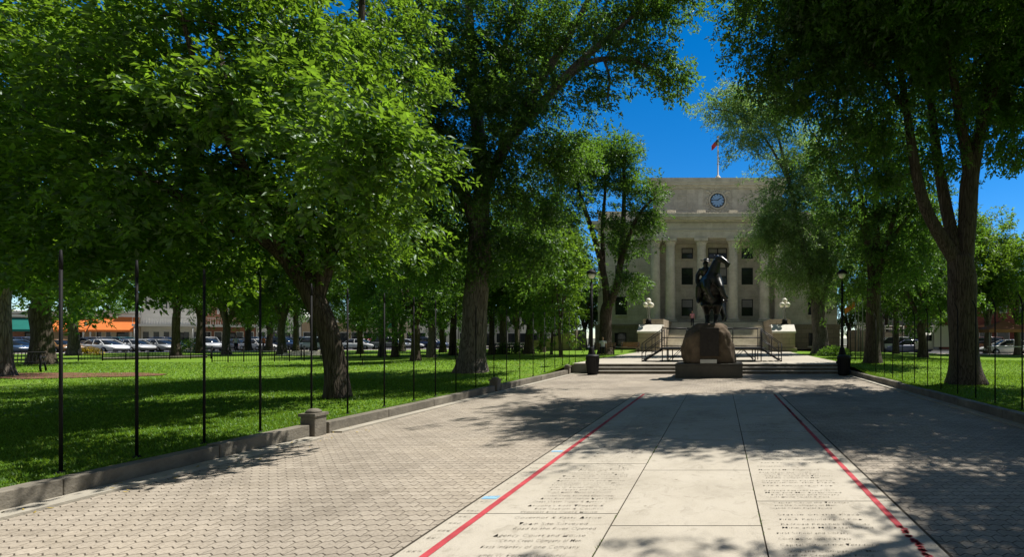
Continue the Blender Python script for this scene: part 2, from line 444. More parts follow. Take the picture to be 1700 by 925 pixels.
# streets and pavements
def strip(name, mt, a, b, off0, off1, z0, z1=None):    # strip parallel to a->b
    a = Vector((*a, 0)); b = Vector((*b, 0)); t = (b-a).normalized(); n = Vector((-t.y, t.x, 0))
    mb = MB(); p = [a+n*off0, b+n*off0, b+n*off1, a+n*off1]
    zt = z1 if z1 is not None else z0
    vs = [(q.x, q.y, -.05) for q in p]+[(q.x, q.y, zt) for q in p]
    mb.add(vs, [(4, 5, 6, 7), (0, 1, 5, 4), (1, 2, 6, 5), (2, 3, 7, 6), (3, 0, 4, 7)]); return struct(mb, name, mt)
SA = (-68-95*C30, 46-95*S30); SB = (-68+120*C30, 46+120*S30)
strip('sidewalk', 'plaza_concrete', SA, SB, -1.6, 1.4, .19)
strip('road', 'asphalt', SA, SB, 1.4, 21, .03)
strip('sidewalk', 'plaza_concrete', SA, SB, 21, 26, .16)
RA, RB = (14, 47.0), (110, 36.)
strip('sidewalk', 'plaza_concrete', RA, RB, -2.6, 0., .21)
strip('road', 'asphalt', RA, RB, 0., 16, .03)
strip('sidewalk', 'plaza_concrete', RA, RB, 16, 20, .16)
strip('path', 'plaza_concrete', (7.4, 31.0), (70, 30.), -.9, .9, .215)
# plaza and steps up to it
mb = MB()
SX0, SX1 = -6.0, 5.75
for k in range(3):
    mb.b2(SX0, SX1, 22.62+k*.36, 24.2, k*.145+(.0 if k == 0 else .001), (k+1)*.145-.04)
    mb.b2(SX0-.02, SX1+.02, 22.55+k*.36, 24.2-k*.01, (k+1)*.145-.038, (k+1)*.145)
ps = struct(mb, 'plaza_steps', 'step_stone')
mb = MB()
for k in range(3): mb.b2(SX0+.01, SX1-.01, 22.612+k*.36, 22.617+k*.36, k*.145+.004, (k+1)*.145-.045)
mb.build('riser_shade', 'kerb_stone', ps)  # thin dark facing: shade on the step fronts put into the colour
mb = MB(); mb.b2(LX-.35, RX+.35, 23.7, 47, -.02, .436); struct(mb, 'plaza', 'plaza_concrete')
# walkway slabs with open joints
mb = MB(); mb.poly([(-2.56, -6, .004), (1.80, -6, .004), (1.80, 14.6, .004), (-2.56, 14.6, .004)]); struct(mb, 'joint_bed', 'soil')
mb = MB(); g = .007
def slabs(x0, x1, ys):
    for a, b in zip(ys, ys[1:]):
        mb.b2(x0+g, x1-g, a+g, b-g, .0045, .012)
Y0 = [4.62+1.83*k for k in range(-5, 6)]; Y0[-1] = 14.5
slabs(-2.53, -.985, Y0); slabs(.37, 1.77, [y+.35 for y in Y0[:-1]]+[14.5])
slabs(-.985, .37, [4.32+1.81*k for k in range(-5, 6)]+[14.5])
walk = struct(mb, 'walkway', 'concrete')
# painted lines: broken edge, real gaps cut for wear and, far right, for shade
def painted(x, wd, y0, y1, wear_and_shade, name, mt='red_paint'):
    mb = MB(); y = y0; z = .0164
    while y < y1:
        L = .09
        n1 = mnoise.noise(Vector((x*9, y*2.1, 3)))
        wl = wd/2*(1+.10*mnoise.noise(Vector((1, y*7, x)))); wr = wd/2*(1+.10*mnoise.noise(Vector((5, y*7, x))))
        wv = wear_and_shade(y)
        if n1*.5+.5 > wv:
            mb.poly([(x-wl, y, z), (x+wr, y, z), (x+wr, y+L, z), (x-wl, y+L, z)])
        else:
            for q in range(9):
                a = rnd.uniform(-wd/2, wd/2-.02); b2 = rnd.uniform(0, L-.02)
                mb.poly([(x+a, y+b2, z), (x+a+rnd.uniform(.015, .05), y+b2, z), (x+a+.03, y+b2+.03, z), (x+a-.005, y+b2+.025, z)])
        y += L
    return struct(mb, name, mt, walk)
painted(-2.28, .07, -5.5, 14.3, lambda y: .0 if y > 4.4 else .04, 'painted_line')
painted(1.60, .064, -5.5, 14.3, lambda y: .62 if y > 9 else .02 if y > 6 else (.28 if y > 4.3 else .6), 'painted_line')  # far gaps imitate shade swallowing the line, nearer ones are wear
mb = MB(); z = .0164
for y, l in ((5.03, .1), (7.1, .09)):
    mb.poly([(-2.50, y, z), (-2.34, y, z), (-2.34, y+l, z), (-2.50, y+l*.8, z)])
struct(mb, 'blue_mark', 'blue_paint', walk)
# moss in the joints
mb = MB()
for i in range(520):
    x = rnd.choice((-.985, .37)); y = rnd.uniform(2.6, 7.5)
    if mnoise.noise(Vector((x*3, y*1.7, 0))) < .05: continue
    a = rnd.uniform(0, 6.28); h = rnd.uniform(.008, .028)
    c = Vector((x+rnd.uniform(-.008, .008), y, .006))
    mb.poly([c, c+Vector((.006, 0, .002)), c+Vector((math.cos(a)*h*.7, math.sin(a)*h*.7, h))])
o = mb.build('weeds', 'grass_blade'); tag(o, kind='stuff', label='tiny green weeds in the joints between walkway slabs', cat='weeds')

# engraved lettering
m_, nt_, b_ = nodes('worn_lettering'); p_ = pos(nt_, True)
n_ = N(nt_, 'ShaderNodeTexNoise', Scale=34., Detail=3., Roughness=.7); nt_.links.new(p_, n_.inputs['Vector'])
nt_.links.new(ramp(nt_, n_.outputs[0], [(.54, (.085, .072, .056)), (.62, (.2, .175, .14)), (.68, (.43, .39, .32))]), b_.inputs['Base Color']); b_.inputs['Roughness'].default_value = .9
M['lettering'] = m_
def text_mesh(lines, parent, name, align='LEFT'):
    vs, fs = [], []
    for (s, x, y, size, wd) in lines:
        cu = bpy.data.curves.new('t', 'FONT'); cu.body = s; cu.size = size; cu.align_x = align; cu.resolution_u = 2; cu.offset = -.006*size/.1
        o = bpy.data.objects.new('t', cu); COL.objects.link(o); bpy.context.view_layer.update()
        me = bpy.data.meshes.new_from_object(o.evaluated_get(bpy.context.evaluated_depsgraph_get()))
        xs = [v.co.x for v in me.vertices]
        if xs:
            k = wd/(max(xs)-min(xs)) if wd else 1.
            b = len(vs); vs += [(x+v.co.x*k, y+v.co.y, .0168) for v in me.vertices]
            fs += [tuple(b+i for i in p.vertices) for p in me.polygons]
        bpy.data.objects.remove(o); bpy.data.meshes.remove(me); bpy.data.curves.remove(cu)
    m = MB(); m.add(vs, fs); return m.build(name, 'lettering', parent)
T1 = ["Prescott Elks Opera House", "Fire Station & Council", "Arizona's First Theatre &", "Great Water Supply & Agency", "Army Fort on Granite Night Site",
      "Oyster Creek Founded Established", "Dutch Henry Mayor of a Council", "First Cavalry and City Council", "James W. Elected City Council",
      "First Infantry of one Company", "Chino Creek Company of Men", "Agency Court and House", "Road to the River Opened", "Town Site Surveyed", "Governor & Party Arrive"]
T2 = ["Granite Creek Placer Found", "and the Company of Men", "Capital City of the Territory", "Court House Square & Plaza", "First School and Library", "Mine and Mill Established",
      "Railroad Reaches the City", "Fire & Rebuilding of Row", "Statue on the Plaza"]
lines = []
y = .9; i = 0
while y < 11.5:
    s = T1[i % len(T1)]; k = rnd.uniform(.82, 1.)
    sz = .088 if y < 4.62 else (.07 if y < 5.4 else .055)
    x0 = -1.93+rnd.choice((0, .05, .1)) if y < 6 else -1.8
    lines.append((s, x0, y, sz, (-1.10-x0)*k)); y += sz*rnd.choice((1.2, 1.25, 1.3, 1.35, 1.7)); i += 1
text_mesh(lines, walk, 'engraved_lettering')
lines = []; y = 1.; i = 0
while y < 9.5:
    s = T2[i % len(T2)]
    lines.append((s, .48+rnd.choice((0, .06)), y, .062, rnd.uniform(.6, .86))); y += .062*rnd.choice((1.15, 1.3, 1.9, 2.8)); i += 1
text_mesh(lines, walk, 'engraved_lettering')
yr = []; y = 1.2; n = 1912
while y < 10:
    yr.append((str(n), -2.51, y, .055, .135)); yr.append((str(n), 1.665, y+.3, .045, .09)); n -= rnd.choice((1, 2, 3)); y += rnd.uniform(.13, .3)
text_mesh(yr, walk, 'year_lettering')

# kerb walls
def kerb_wall(x, side, ys, name, lab):
    """low stone wall of butted blocks; side -1 lawn on the left, +1 lawn on the right"""
    root = empty(name, (x, (ys[0]+ys[-1])/2, 0), 0, lab, 'kerb wall')
    cy_ = (ys[0]+ys[-1])/2
    for a, b in zip(ys, ys[1:]):
        m = MB(); t = rnd.uniform(-.012, .012)
        m.b2(side*.0+t, side*.2+t, a-cy_+.006, b-cy_-.006, -.02, .21+rnd.uniform(-.012, .012))
        m.build('stone_block', 'kerb_stone', root, .012)
    return root
yl = [2.2, 3.6, 4.9, 5.0, 6.35, 7.1, 8.3]
kerb_wall(LX, -1, [0.2, 1.9, 3.55, 5.1, 6.7, 8.17], 'kerb_wall', 'low weathered stone wall along the left lawn, nearest stretch up to the domed post')
kerb_wall(LX, -1, [8.55, 10.1, 11.7, 13.3, 14.9], 'kerb_wall', 'low stone wall along the left lawn, middle stretch between two domed posts')
kerb_wall(LX, -1, [15.28, 17.0, 18.7, 20.4, 22.0], 'kerb_wall', 'low stone wall along the left lawn, far stretch ending near the trash can')
kerb_wall(RX, 1, [0.2, 2, 4, 6, 8, 10, 12, 14, 16, 18, 20, 22.2], 'kerb_wall', 'low dark stone wall along the right lawn')
def kerb_post(x, y, lab):
    r = empty('kerb_post', (x, y, 0), 0, lab, 'stone post', 'domed stone posts in the left wall')
    MB().b2(-.125, .125, -.125, .125, -.02, .35).build('shaft', 'kerb_stone', r, .012)
    m = MB(); m.b2(-.145, .145, -.145, .145, .35, .40); m.lathe([(.12, .40), (.105, .44), (.065, .465), (.02, .475)], n=12); m.build('cap', 'kerb_stone', r)
kerb_post(LX-.1, 8.35, 'nearest squat stone post with domed cap in the left wall')
kerb_post(LX-.1, 15.09, 'squat stone post with domed cap halfway along the left wall')
kerb_post(LX-.1, 22.2, 'squat stone post at the far end of the left wall, beside the trash can')
mb = MB(); mb.b2(LX, LX+.28, -3, 8.1, -.02, .03); mb.b2(LX, LX+.2, 8.6, 22.4, -.02, .03); struct(mb, 'kerb_edging', 'edging')
mb = MB(); mb.b2(RX-.22, RX, -3, 22.4, -.02, .03); struct(mb, 'kerb_edging', 'edging')

# grass blades on the lawns
def blades(n, boxes, name, lab):
    vs = []; 
    tot = 0
    for (x0, x1, y0, y1, k, hh) in boxes:
        q = int(n*k); rs = np.random.default_rng(3+int(abs(x0)*10)+int(y0))
        x = rs.uniform(x0, x1, q); y = rs.uniform(y0, y1, q)
        keep = (x/y > -1.55)
        x, y = x[keep], y[keep]; q = len(x)
        z = np.array([lawn_z(a, b) for a, b in zip(x, y)])-.005
        an = rs.uniform(0, 6.28, q); le = rs.uniform(.3, 1.1, q)*hh; h = rs.uniform(.5, 1.2, q)*hh; w_ = rs.uniform(.006, .012, q)*(1+y*.05)
        b = np.stack([x, y, z], 1)
        s_ = np.stack([-np.sin(an)*w_, np.cos(an)*w_, np.zeros(q)], 1)
        tp = b+np.stack([np.cos(an)*le, np.sin(an)*le, h], 1)
        vs.append(np.stack([b-s_, b+s_, tp], 1).reshape(-1, 3))
    v = np.concatenate(vs); n3 = len(v)
    me = np_mesh(name, v, np.arange(n3), 3); me.materials.append(M['grass_blade'])
    o = link(name, me); tag(o, lab, 'grass', None, 'stuff')
def np_mesh(name, v, loops, k):
    me = bpy.data.meshes.new(name)
    me.vertices.add(len(v)); me.vertices.foreach_set('co', v.astype(np.float32).ravel())
    me.loops.add(len(loops)); me.loops.foreach_set('vertex_index', loops.astype(np.int32))
    nf = len(loops)//k
    me.polygons.add(nf); me.polygons.foreach_set('loop_start', np.arange(0, nf*k, k, dtype=np.int32))
    me.update(calc_edges=True); return me
blades(200000, [(-13, LX-.22, 4, 10, .35, .05), (-22, LX-.22, 7, 18, .30, .055), (-40, LX-.22, 16, 30, .2, .06), (-7.25, LX-.2, 3, 22, .15, .06)], 'grass',
       'mown green grass of the left lawn')
blades(90000, [(RX+.22, 18, 8, 20, .5, .055), (RX+.22, 26, 18, 30, .3, .06), (RX+.2, RX+.5, 7, 22, .2, .06)], 'grass', 'mown green grass of the right lawn')
# mulch bed under the leftmost trees
mb = MB(); pts = []
for k in range(28):
    a = 2*math.pi*k/28; q = 1+.2*mnoise.noise(Vector((math.cos(a)*2, math.sin(a)*2, 1)))
    pts.append((-28.2+5.6*q*math.cos(a), 19.4+1.5*q*math.sin(a)+.5*mnoise.noise(Vector((a*4, 2, 0))), LZ+.03))
mb.poly(pts); o = struct(mb, 'mulch_bed', 'mulch')
# fallen leaves near the left wall
mb = MB()
for i in range(55):
    x = LX+.05+abs(rnd.gauss(0, .28)); y = rnd.uniform(3.5, 9); s = rnd.uniform(.012, .03); a = rnd.uniform(0, 6.28)
    c = Vector((x, y, .034 if x < LX+.27 else .006)); e = Vector((math.cos(a), math.sin(a), .1))*s; f_ = Vector((-math.sin(a), math.cos(a), 0))*s*.5
    mb.poly([c-e, c+f_, c+e+Vector((0, 0, s*.4)), c-f_])
o = mb.build('fallen_leaves', 'dry_leaf'); tag(o, 'yellow fallen leaves scattered along the foot of the left wall', 'leaves', None, 'stuff')

# ------------------------------------------------------------------ trees
def catmull(pts, n):
    """smooth resample of (x,y,z,r)"""
    p = [np.array(q, float) for q in pts]; out = []
    for i in range(len(p)-1):
        a, b, c, e = p[max(i-1, 0)], p[i], p[i+1], p[min(i+2, len(p)-1)]
        for k in range(n):
            t = k/n
            out.append(.5*((2*b)+(-a+c)*t+(2*a-5*b+4*c-e)*t*t+(-a+3*b-3*c+e)*t**3))
    out.append(p[-1]); return out
def crown_points(blobs, rs):
    cs = []
    for (cx, cy_, cz, rx, ry, rz, n) in blobs:
        d_ = rs.normal(size=(n, 3)); d_ /= np.linalg.norm(d_, axis=1)[:, None]
        rr = rs.uniform(.12, 1., n)**.5*(1+.42*rs.uniform(0, 1, n)**4)
        cs.append(np.array([cx, cy_, cz])+d_*rr[:, None]*np.array([rx, ry, rz]))
    return np.concatenate(cs)
def make_tree(limbs, blobs, seed, sprays=9, leaves=44, leaf=.11, clump=.75, spray_len=.6, bark='bark', leafm='leaf', droop=.35, twig=.03, extra=None, flare=1., asp=.42):
    rs = np.random.default_rng(seed)
    tr = MB(); nodes_ = []
    for li, L in enumerate(limbs):
        c = catmull(L, 5)
        pts = [q[:3] for q in c]; rad = [max(float(q[3]), .012) for q in c]
        ph = rs.uniform(0, 6.28)
        if li == 0:
            z0 = pts[0][2]
            def fl(i, th, p, ph=ph):
                k = math.exp(-max(p[2]-z0, 0)/.42)
                return 1+flare*k*(.26+.22*math.sin(5*th+ph)*math.sin(2*th+ph*2))
            tr.tube(pts, rad, 18, True, True, .10, fl)
        else:
            tr.tube(pts, rad, 10 if rad[0] > .12 else 7, True, True, .06)
        for q, r_ in zip(pts, rad): nodes_.append((*q, r_))
    nd = np.array(nodes_)
    ztop = nd[:, 2].min()+1.5
    nd = nd[nd[:, 2] > ztop]
    cl = crown_points(blobs, rs)
    # branch out to each clump from the nearest wood
    d0 = np.array([np.min(np.linalg.norm(nd[:, :3]-c, axis=1)) for c in cl])
    for i in np.argsort(d0):
        c = cl[i]; dd = np.linalg.norm(nd[:, :3]-c, axis=1)+np.maximum(nd[:, 2]-c[2], 0)*.7
        j = int(np.argmin(dd)); a = nd[j, :3]; D = np.linalg.norm(c-a)
        if D < .25: continue
        r0 = min(nd[j, 3]*.6, .012+.011*D); ns = max(3, min(7, int(D/.5)))
        mid = (a+c)/2+rs.normal(size=3)*D*.10+np.array([0, 0, D*.12])
        pts = [(1-t)**2*a+2*t*(1-t)*mid+t*t*c for t in np.linspace(0, 1, ns+1)]
        rad = [r0+(.008-r0)*t for t in np.linspace(0, 1, ns+1)]
        tr.tube(pts, rad, 5, False, True)
        new = np.array([(*p_, r_) for p_, r_ in zip(pts[1:], rad[1:])]); nd = np.concatenate([nd, new])
    ctr = np.mean(cl, axis=0)
    # sprays of leaves
    nc = len(cl); S = nc*sprays
    base = np.repeat(cl, sprays, 0)
    size = np.repeat(rs.uniform(.6, 1.25, nc), sprays)
    off = rs.normal(size=(S, 3))*np.array([.62, .62, .42])*clump*size[:, None]
    sp = base+off
    out = sp-np.array([ctr[0], ctr[1], ctr[2]-1.]); out /= np.linalg.norm(out, axis=1)[:, None]+1e-6
    dr = out*.5+off/(np.linalg.norm(off, axis=1)[:, None]+1e-6)*.6+rs.normal(size=(S, 3))*.45+np.array([0, 0, -droop])
    dr /= np.linalg.norm(dr, axis=1)[:, None]
    up = np.array([0, 0, 1.])+rs.normal(size=(S, 3))*.35
    side = np.cross(dr, up); side /= np.linalg.norm(side, axis=1)[:, None]+1e-6
    nrm = np.cross(side, dr)
    L = leaves; Nn = S*L
    t = rs.uniform(0, 1, Nn); sg = rs.choice([-1., 1.], Nn)
    ix = np.repeat(np.arange(S), L)
    sl_ = spray_len*rs.uniform(.6, 1.3, S)
    wv = rs.uniform(.1, 1, Nn)*(.30*spray_len)*(1-.6*t)
    p0 = sp[ix]+dr[ix]*(t*sl_[ix]-.3*sl_[ix])[:, None]+side[ix]*(sg*wv)[:, None]+nrm[ix]*(rs.normal(size=Nn)*.07*spray_len)[:, None]
    p0[:, 2] -= (t**2)*.12*spray_len*2*droop
    ld = dr[ix]*.55+side[ix]*(sg*.75)[:, None]+rs.normal(size=(Nn, 3))*.42+np.array([0, 0, -.32*droop-.1])
    ld /= np.linalg.norm(ld, axis=1)[:, None]
    ln = nrm[ix]+rs.normal(size=(Nn, 3))*.5
    ls = np.cross(ld, ln); ls /= np.linalg.norm(ls, axis=1)[:, None]+1e-6
    ln = np.cross(ls, ld)
    le = leaf*rs.uniform(.6, 1.3, Nn)[:, None]; wd = le*asp
    v = np.stack([p0, p0+ld*le*.42+ls*wd*.5+ln*wd*.16, p0+ld*le-ln*le*.10, p0+ld*le*.42-ls*wd*.5+ln*wd*.16], 1).reshape(-1, 3)
    b = np.arange(Nn)*4
    lp = np.stack([b, b+1, b+2, b, b+2, b+3], 1).ravel()
    cm = np_mesh('crown', v, lp, 3); cm.materials.append(M[leafm])
    tm = tr.mesh('trunk', bark)
    return tm, cm
def place_tree(name, pair, loc, rz=0., s=1., label='', group=None, sz=None):
    r = empty(name, loc, rz, label, 'tree', group)
    r.scale = (s, s, sz or s)
    link('trunk', pair[0], r); link('crown', pair[1], r); return r
def LP(base, pts):
    """pixel path at depths -> local limb relative to base"""
    return [((*(P(u, v, Y)-base),) + (r,)) for (u, v, Y, r) in pts]

# --- near left tree (leaning trunk, forked low, wide crown)
def gp(u, Y): x = XU(u, Y); return Vector((x, Y, lawn_z(x, Y)-.03))
B1 = gp(556, 12.3)
limbs = [LP(B1, [(562, 664, 12.3, .275), (558, 610, 12.3, .235), (543, 545, 12.2, .225), (524, 500, 12.2, .235), (505, 455, 12.2, .21)]),
         LP(B1, [(512, 480, 12.2, .19), (470, 420, 12.0, .21), (400, 370, 11.4, .17), (310, 330, 10.6, .12), (200, 270, 9.8, .08), (90, 210, 9.4, .04)]),
         LP(B1, [(512, 480, 12.2, .19), (490, 400, 12.4, .22), (440, 300, 12.6, .18), (390, 180, 12.8, .13), (350, 40, 13, .09), (330, -120, 13, .04)]),
         LP(B1, [(524, 498, 12.2, .17), (548, 420, 12.4, .16), (560, 330, 12.8, .17), (590, 200, 13, .12), (600, 40, 13, .08), (600, -100, 13, .04)]),
         LP(B1, [(470, 420, 12., .14), (430, 330, 10.8, .11), (380, 230, 9.6, .08), (330, 120, 8.9, .05), (300, 20, 8.6, .03)]),
         LP(B1, [(545, 420, 12.4, .13), (600, 360, 11.6, .10), (640, 290, 11., .06), (660, 230, 10.8, .03)]),
         LP(B1, [(430, 385, 11.7, .12), (330, 390, 11.5, .09), (220, 400, 11., .06), (120, 410, 10.8, .03)])]
def BL(base, lst): return [((*(P(u, v, Y)-base),) + (rx, ry, rz, n)) for (u, v, Y, rx, ry, rz, n) in lst]
blobs = BL(B1, [(110, 140, 9.6, 2.7, 1.8, 2.0, 44), (330, 80, 9.5, 2.4, 1.8, 1.7, 44), (530, 100, 10.6, 1.8, 1.6, 1.5, 24), (60, 330, 10.4, 2.6, 2.0, 1.4, 34),
                (250, 290, 10.2, 2.4, 2.0, 1.5, 32), (420, 230, 10.4, 2.0, 1.8, 1.7, 28), (575, 290, 11.2, 1.2, 1.4, 1.0, 12), (200, 430, 12.0, 2.6, 2.0, .7, 24), (620, 330, 8.2, .6, .6, .5, 7), (635, 255, 7.7, .5, .6, .7, 10),
                (430, 410, 12.5, 2.2, 2.0, .9, 20), (330, -90, 11.5, 3.4, 1.8, .8, 10), (-60, 60, 10.5, 2.6, 2.4, 2.2, 18), (630, 400, 12.6, 1.5, 1.6, .8, 16), (20, 440, 13, 2.6, 2.2, .8, 16), (500, 330, 11.8, 1.8, 1.8, 1.2, 20),
                (540, 240, 8.2, .9, .8, .6, 10), (440, 180, 8.3, 1.2, 1., .8, 13), (330, 340, 9.5, 1.4, 1.2, .6, 12), (120, 400, 9.5, 1.6, 1.2, .5, 12), (640, 160, 13, 1.5, 1.6, 1.6, 12), (640, 20, 13, 1.6, 1.6, 1.4, 12)])
T_A = make_tree(limbs, blobs, 11, sprays=9, leaves=33, leaf=.14, clump=.56, spray_len=.56, asp=.46, flare=.6, bark='bark', leafm='leaf_light', droop=.3)
place_tree('shade_tree', T_A, B1, 0, 1, 'large shade tree with a dark leaning trunk forked low, nearest on the left lawn')
# --- tall tree with straight furrowed trunk
B2 = gp(787, 20.6)
limbs = [LP(B2, [(785, 622, 20.6, .62), (786, 580, 20.6, .52), (790, 500, 20.6, .48), (795, 430, 20.6, .46), (797, 380, 20.6, .42)]),
         LP(B2, [(797, 390, 20.6, .36), (800, 300, 20.6, .32), (790, 180, 20.8, .26), (780, 40, 21, .18), (775, -120, 21, .10)]),
         LP(B2, [(797, 395, 20.6, .30), (770, 320, 20.2, .24), (725, 240, 19.6, .18), (690, 130, 19.2, .12), (670, 0, 19, .06)]),
         LP(B2, [(800, 320, 20.6, .26), (850, 220, 20.4, .21), (900, 130, 20.2, .16), (945, 60, 20, .12), (985, -20, 20, .08)]),
         LP(B2, [(850, 225, 20.4, .20), (905, 165, 20., .17), (960, 105, 19.6, .14), (1010, 62, 19.3, .10), (1060, 20, 19.2, .06), (1120, -15, 19.2, .03)]),
         LP(B2, [(880, 190, 20.2, .15), (930, 140, 19.8, .12), (968, 108, 19.5, .11), (1005, 97, 19.3, .09), (1050, 100, 19.2, .07), (1085, 118, 19.2, .045), (1110, 140, 19.2, .02)]),
         LP(B2, [(1003, 100, 19.3, .055), (1012, 130, 19.3, .05), (1008, 165, 19.3, .03)]),
         LP(B2, [(790, 180, 20.8, .16), (830, 100, 21.4, .12), (860, 0, 21.8, .07)])]
blobs = BL(B2, [(690, 90, 18.6, 2.8, 2.4, 3.4, 62), (700, 250, 19, 2.0, 2.2, 2.2, 36), (715, 420, 20, 1.8, 2., 1.2, 22), (800, 70, 20.4, 3.0, 2.8, 2.8, 60), (890, 70, 20.2, 2.0, 2.4, 2.2, 42), (880, 200, 20., 1.8, 2.2, 2.0, 42), (740, 300, 20, 2.6, 2.4, 2.4, 48),
                (850, 330, 20.4, 2.2, 2.2, 1.9, 46), (670, 400, 20.6, 2.4, 2.2, 1.4, 30), (800, -100, 21, 4.5, 3.2, 2.2, 56), (990, 20, 19.6, 2.0, 1.6, .9, 22), (1090, 0, 19.2, 1.8, 1.0, .55, 20),
                (1060, 95, 19.2, 1.3, .8, .7, 14), (1100, 130, 19.2, .5, .5, .5, 6), (985, 150, 19.4, .8, .8, .9, 7), (870, 430, 21, 1.9, 1.8, 1.0, 20), (940, 260, 20.4, .9, 1., 1.1, 14), (1060, -70, 19.5, 3., 1.4, .8, 14)])
T_B = make_tree(limbs, blobs, 22, sprays=9, leaves=38, leaf=.15, clump=.72, spray_len=.75, bark='bark_grey', leafm='leaf', droop=.3)
place_tree('shade_tree', T_B, B2, 0, 1, 'tall tree with thick straight furrowed grey trunk, an arched limb over the walk')
# --- right hero tree
B3 = gp(1603, 16.2)
limbs = [LP(B3, [(1603, 640, 16.2, .56), (1602, 600, 16.2, .46), (1598, 530, 16.2, .44), (1596, 470, 16.2, .44), (1592, 425, 16.2, .40)]),
         LP(B3, [(1600, 440, 16.2, .30), (1606, 370, 16.2, .29), (1610, 300, 16.2, .28), (1622, 240, 16.2, .22), (1640, 150, 16.3, .16), (1665, 40, 16.4, .11), (1680, -80, 16.4, .06)]),
         LP(B3, [(1592, 440, 16.2, .28), (1560, 390, 16., .22), (1535, 340, 15.9, .19), (1518, 270, 15.8, .16), (1506, 190, 15.8, .13), (1492, 90, 15.8, .10), (1480, -40, 15.8, .06)]),
         LP(B3, [(1590, 430, 16.2, .24), (1572, 350, 16.5, .20), (1556, 260, 16.7, .17), (1545, 160, 16.8, .13), (1540, 40, 16.8, .09), (1540, -80, 16.8, .05)]),
         LP(B3, [(1610, 290, 16.2, .20), (1600, 230, 15.9, .17), (1586, 150, 15.7, .13), (1575, 50, 15.6, .09), (1570, -60, 15.6, .05)]),
         LP(B3, [(1622, 240, 16.2, .16), (1650, 150, 16., .12), (1690, 112, 15.9, .09), (1740, 100, 15.8, .05)]),
         LP(B3, [(1506, 190, 15.8, .10), (1450, 110, 15.4, .085), (1380, 70, 15.1, .07), (1310, 40, 15., .05), (1250, 30, 15., .02)]),
         LP(B3, [(1545, 160, 16.8, .10), (1490, 60, 16.2, .08), (1420, 20, 15.6, .06), (1340, -30, 15.2, .03)])]
blobs = BL(B3, [(1290, 50, 15, 1.5, 1.6, 1.4, 34), (1390, 70, 15.2, 1.9, 2.2, 1.6, 48), (1330, 150, 15.3, 1.2, 1.4, .9, 22), (1420, 200, 15.6, 1.5, 1.6, 1.1, 26), (1500, 90, 15.8, 2., 2.4, 1.8, 48),
                (1610, 60, 16, 2.2, 2.4, 1.9, 48), (1700, 110, 16, 1.6, 2., 1.8, 26), (1500, -90, 16, 4.6, 3.4, 1.7, 70), (1340, -60, 15.2, 2.2, 2.6, 1.2, 40), (1560, 240, 16.6, 1.4, 1.6, 1.2, 18), (1690, 210, 16.4, 1.2, 1.4, 1.1, 20), (1640, 150, 17, 1.4, 1.6, 1.4, 22), (1440, 300, 16.2, 1., 1., .6, 8)])
blobs += [(x-B3.x, y-B3.y, z-B3.z, a, b, c, n) for x, y, z, a, b, c, n in ((3.8, 13.3, 11.6, 2.3, 1.9, 1.1, 66), (6.2, 12.1, 11.3, 1.9, 1., .7, 32), (5.5, 14., 11.4, 2.2, 1.4, .7, 36), (7.6, 12.9, 11.4, 2.6, 1.7, 1.2, 50), (10.5, 13.5, 11.5, 3., 2.6, 1.5, 50), (6.0, 15.5, 12.8, 4.0, 2.6, 1.3, 60), (11.5, 17, 11, 2.6, 2.6, 2., 40), (7.5, 18.6, 11.5, 3, 2., 1.8, 36), (10.2, 11.6, 11.4, 2.4, 1.4, 1., 46), (12.8, 11.4, 11., 2.2, 1.6, 1.2, 36), (8.5, 11.2, 11.4, 2.3, .9, .7, 34), (4.4, 12., 11.5, 1.9, .9, .7, 38), (4.5, 15.5, 11.6, 2.4, 2., .9, 40), (8.5, 15, 11.4, 2.4, 2., .9, 40))]
T_C = make_tree(limbs, blobs, 33, sprays=9, leaves=34, leaf=.14, clump=.6, spray_len=.66, bark='bark', leafm='leaf', droop=.3)
place_tree('shade_tree', T_C, B3, 0, 1, 'large tree with a flared dark trunk and spreading stems, nearest on the right lawn')
# --- tree left of the courthouse front
B4 = Vector((XU(1006, 38), 38, .42))
limbs = [LP(B4, [(1006, 592, 38, .60), (1005, 560, 38, .48), (1006, 520, 38, .46), (1010, 505, 38, .42)]),
         LP(B4, [(1008, 515, 38, .30), (1003, 460, 38, .26), (985, 390, 37.6, .2), (965, 330, 37.2, .15), (945, 260, 37, .08)]),
         LP(B4, [(1010, 510, 38, .32), (1025, 470, 38, .27), (1032, 410, 38, .22), (1036, 330, 38, .16), (1035, 250, 38, .07)]),
         LP(B4, [(1026, 460, 38, .2), (1045, 390, 37.5, .16), (1065, 350, 37.2, .11), (1090, 325, 37, .05)]),
         LP(B4, [(1003, 460, 38, .18), (1000, 380, 39, .15), (1005, 300, 39, .10), (995, 230, 39, .05)])]
blobs = BL(B4, [(1035, 285, 38, 1.5, 1.6, 3.0, 34), (985, 270, 38, 2.0, 2., 2.6, 36), (930, 330, 37, 2.4, 2.2, 3.2, 44), (1070, 340, 37.4, 1.6, 1.4, 1.5, 24), (1035, 390, 37.6, 2.0, 2., 1.6, 22), (945, 430, 37.6, 1.8, 2., 1.8, 20),
                (1050, 470, 37.4, 1., 1., 1.0, 8), (900, 420, 37.4, 2.2, 2., 2.6, 32)])
T_D = make_tree(limbs, blobs, 44, sprays=8, leaves=30, leaf=.24, clump=.85, spray_len=1.1, bark='bark', leafm='leaf', droop=.15, asp=.36)
place_tree('plaza_tree', T_D, B4, 0, 1, 'tree with a dark forked trunk standing left of the courthouse columns')
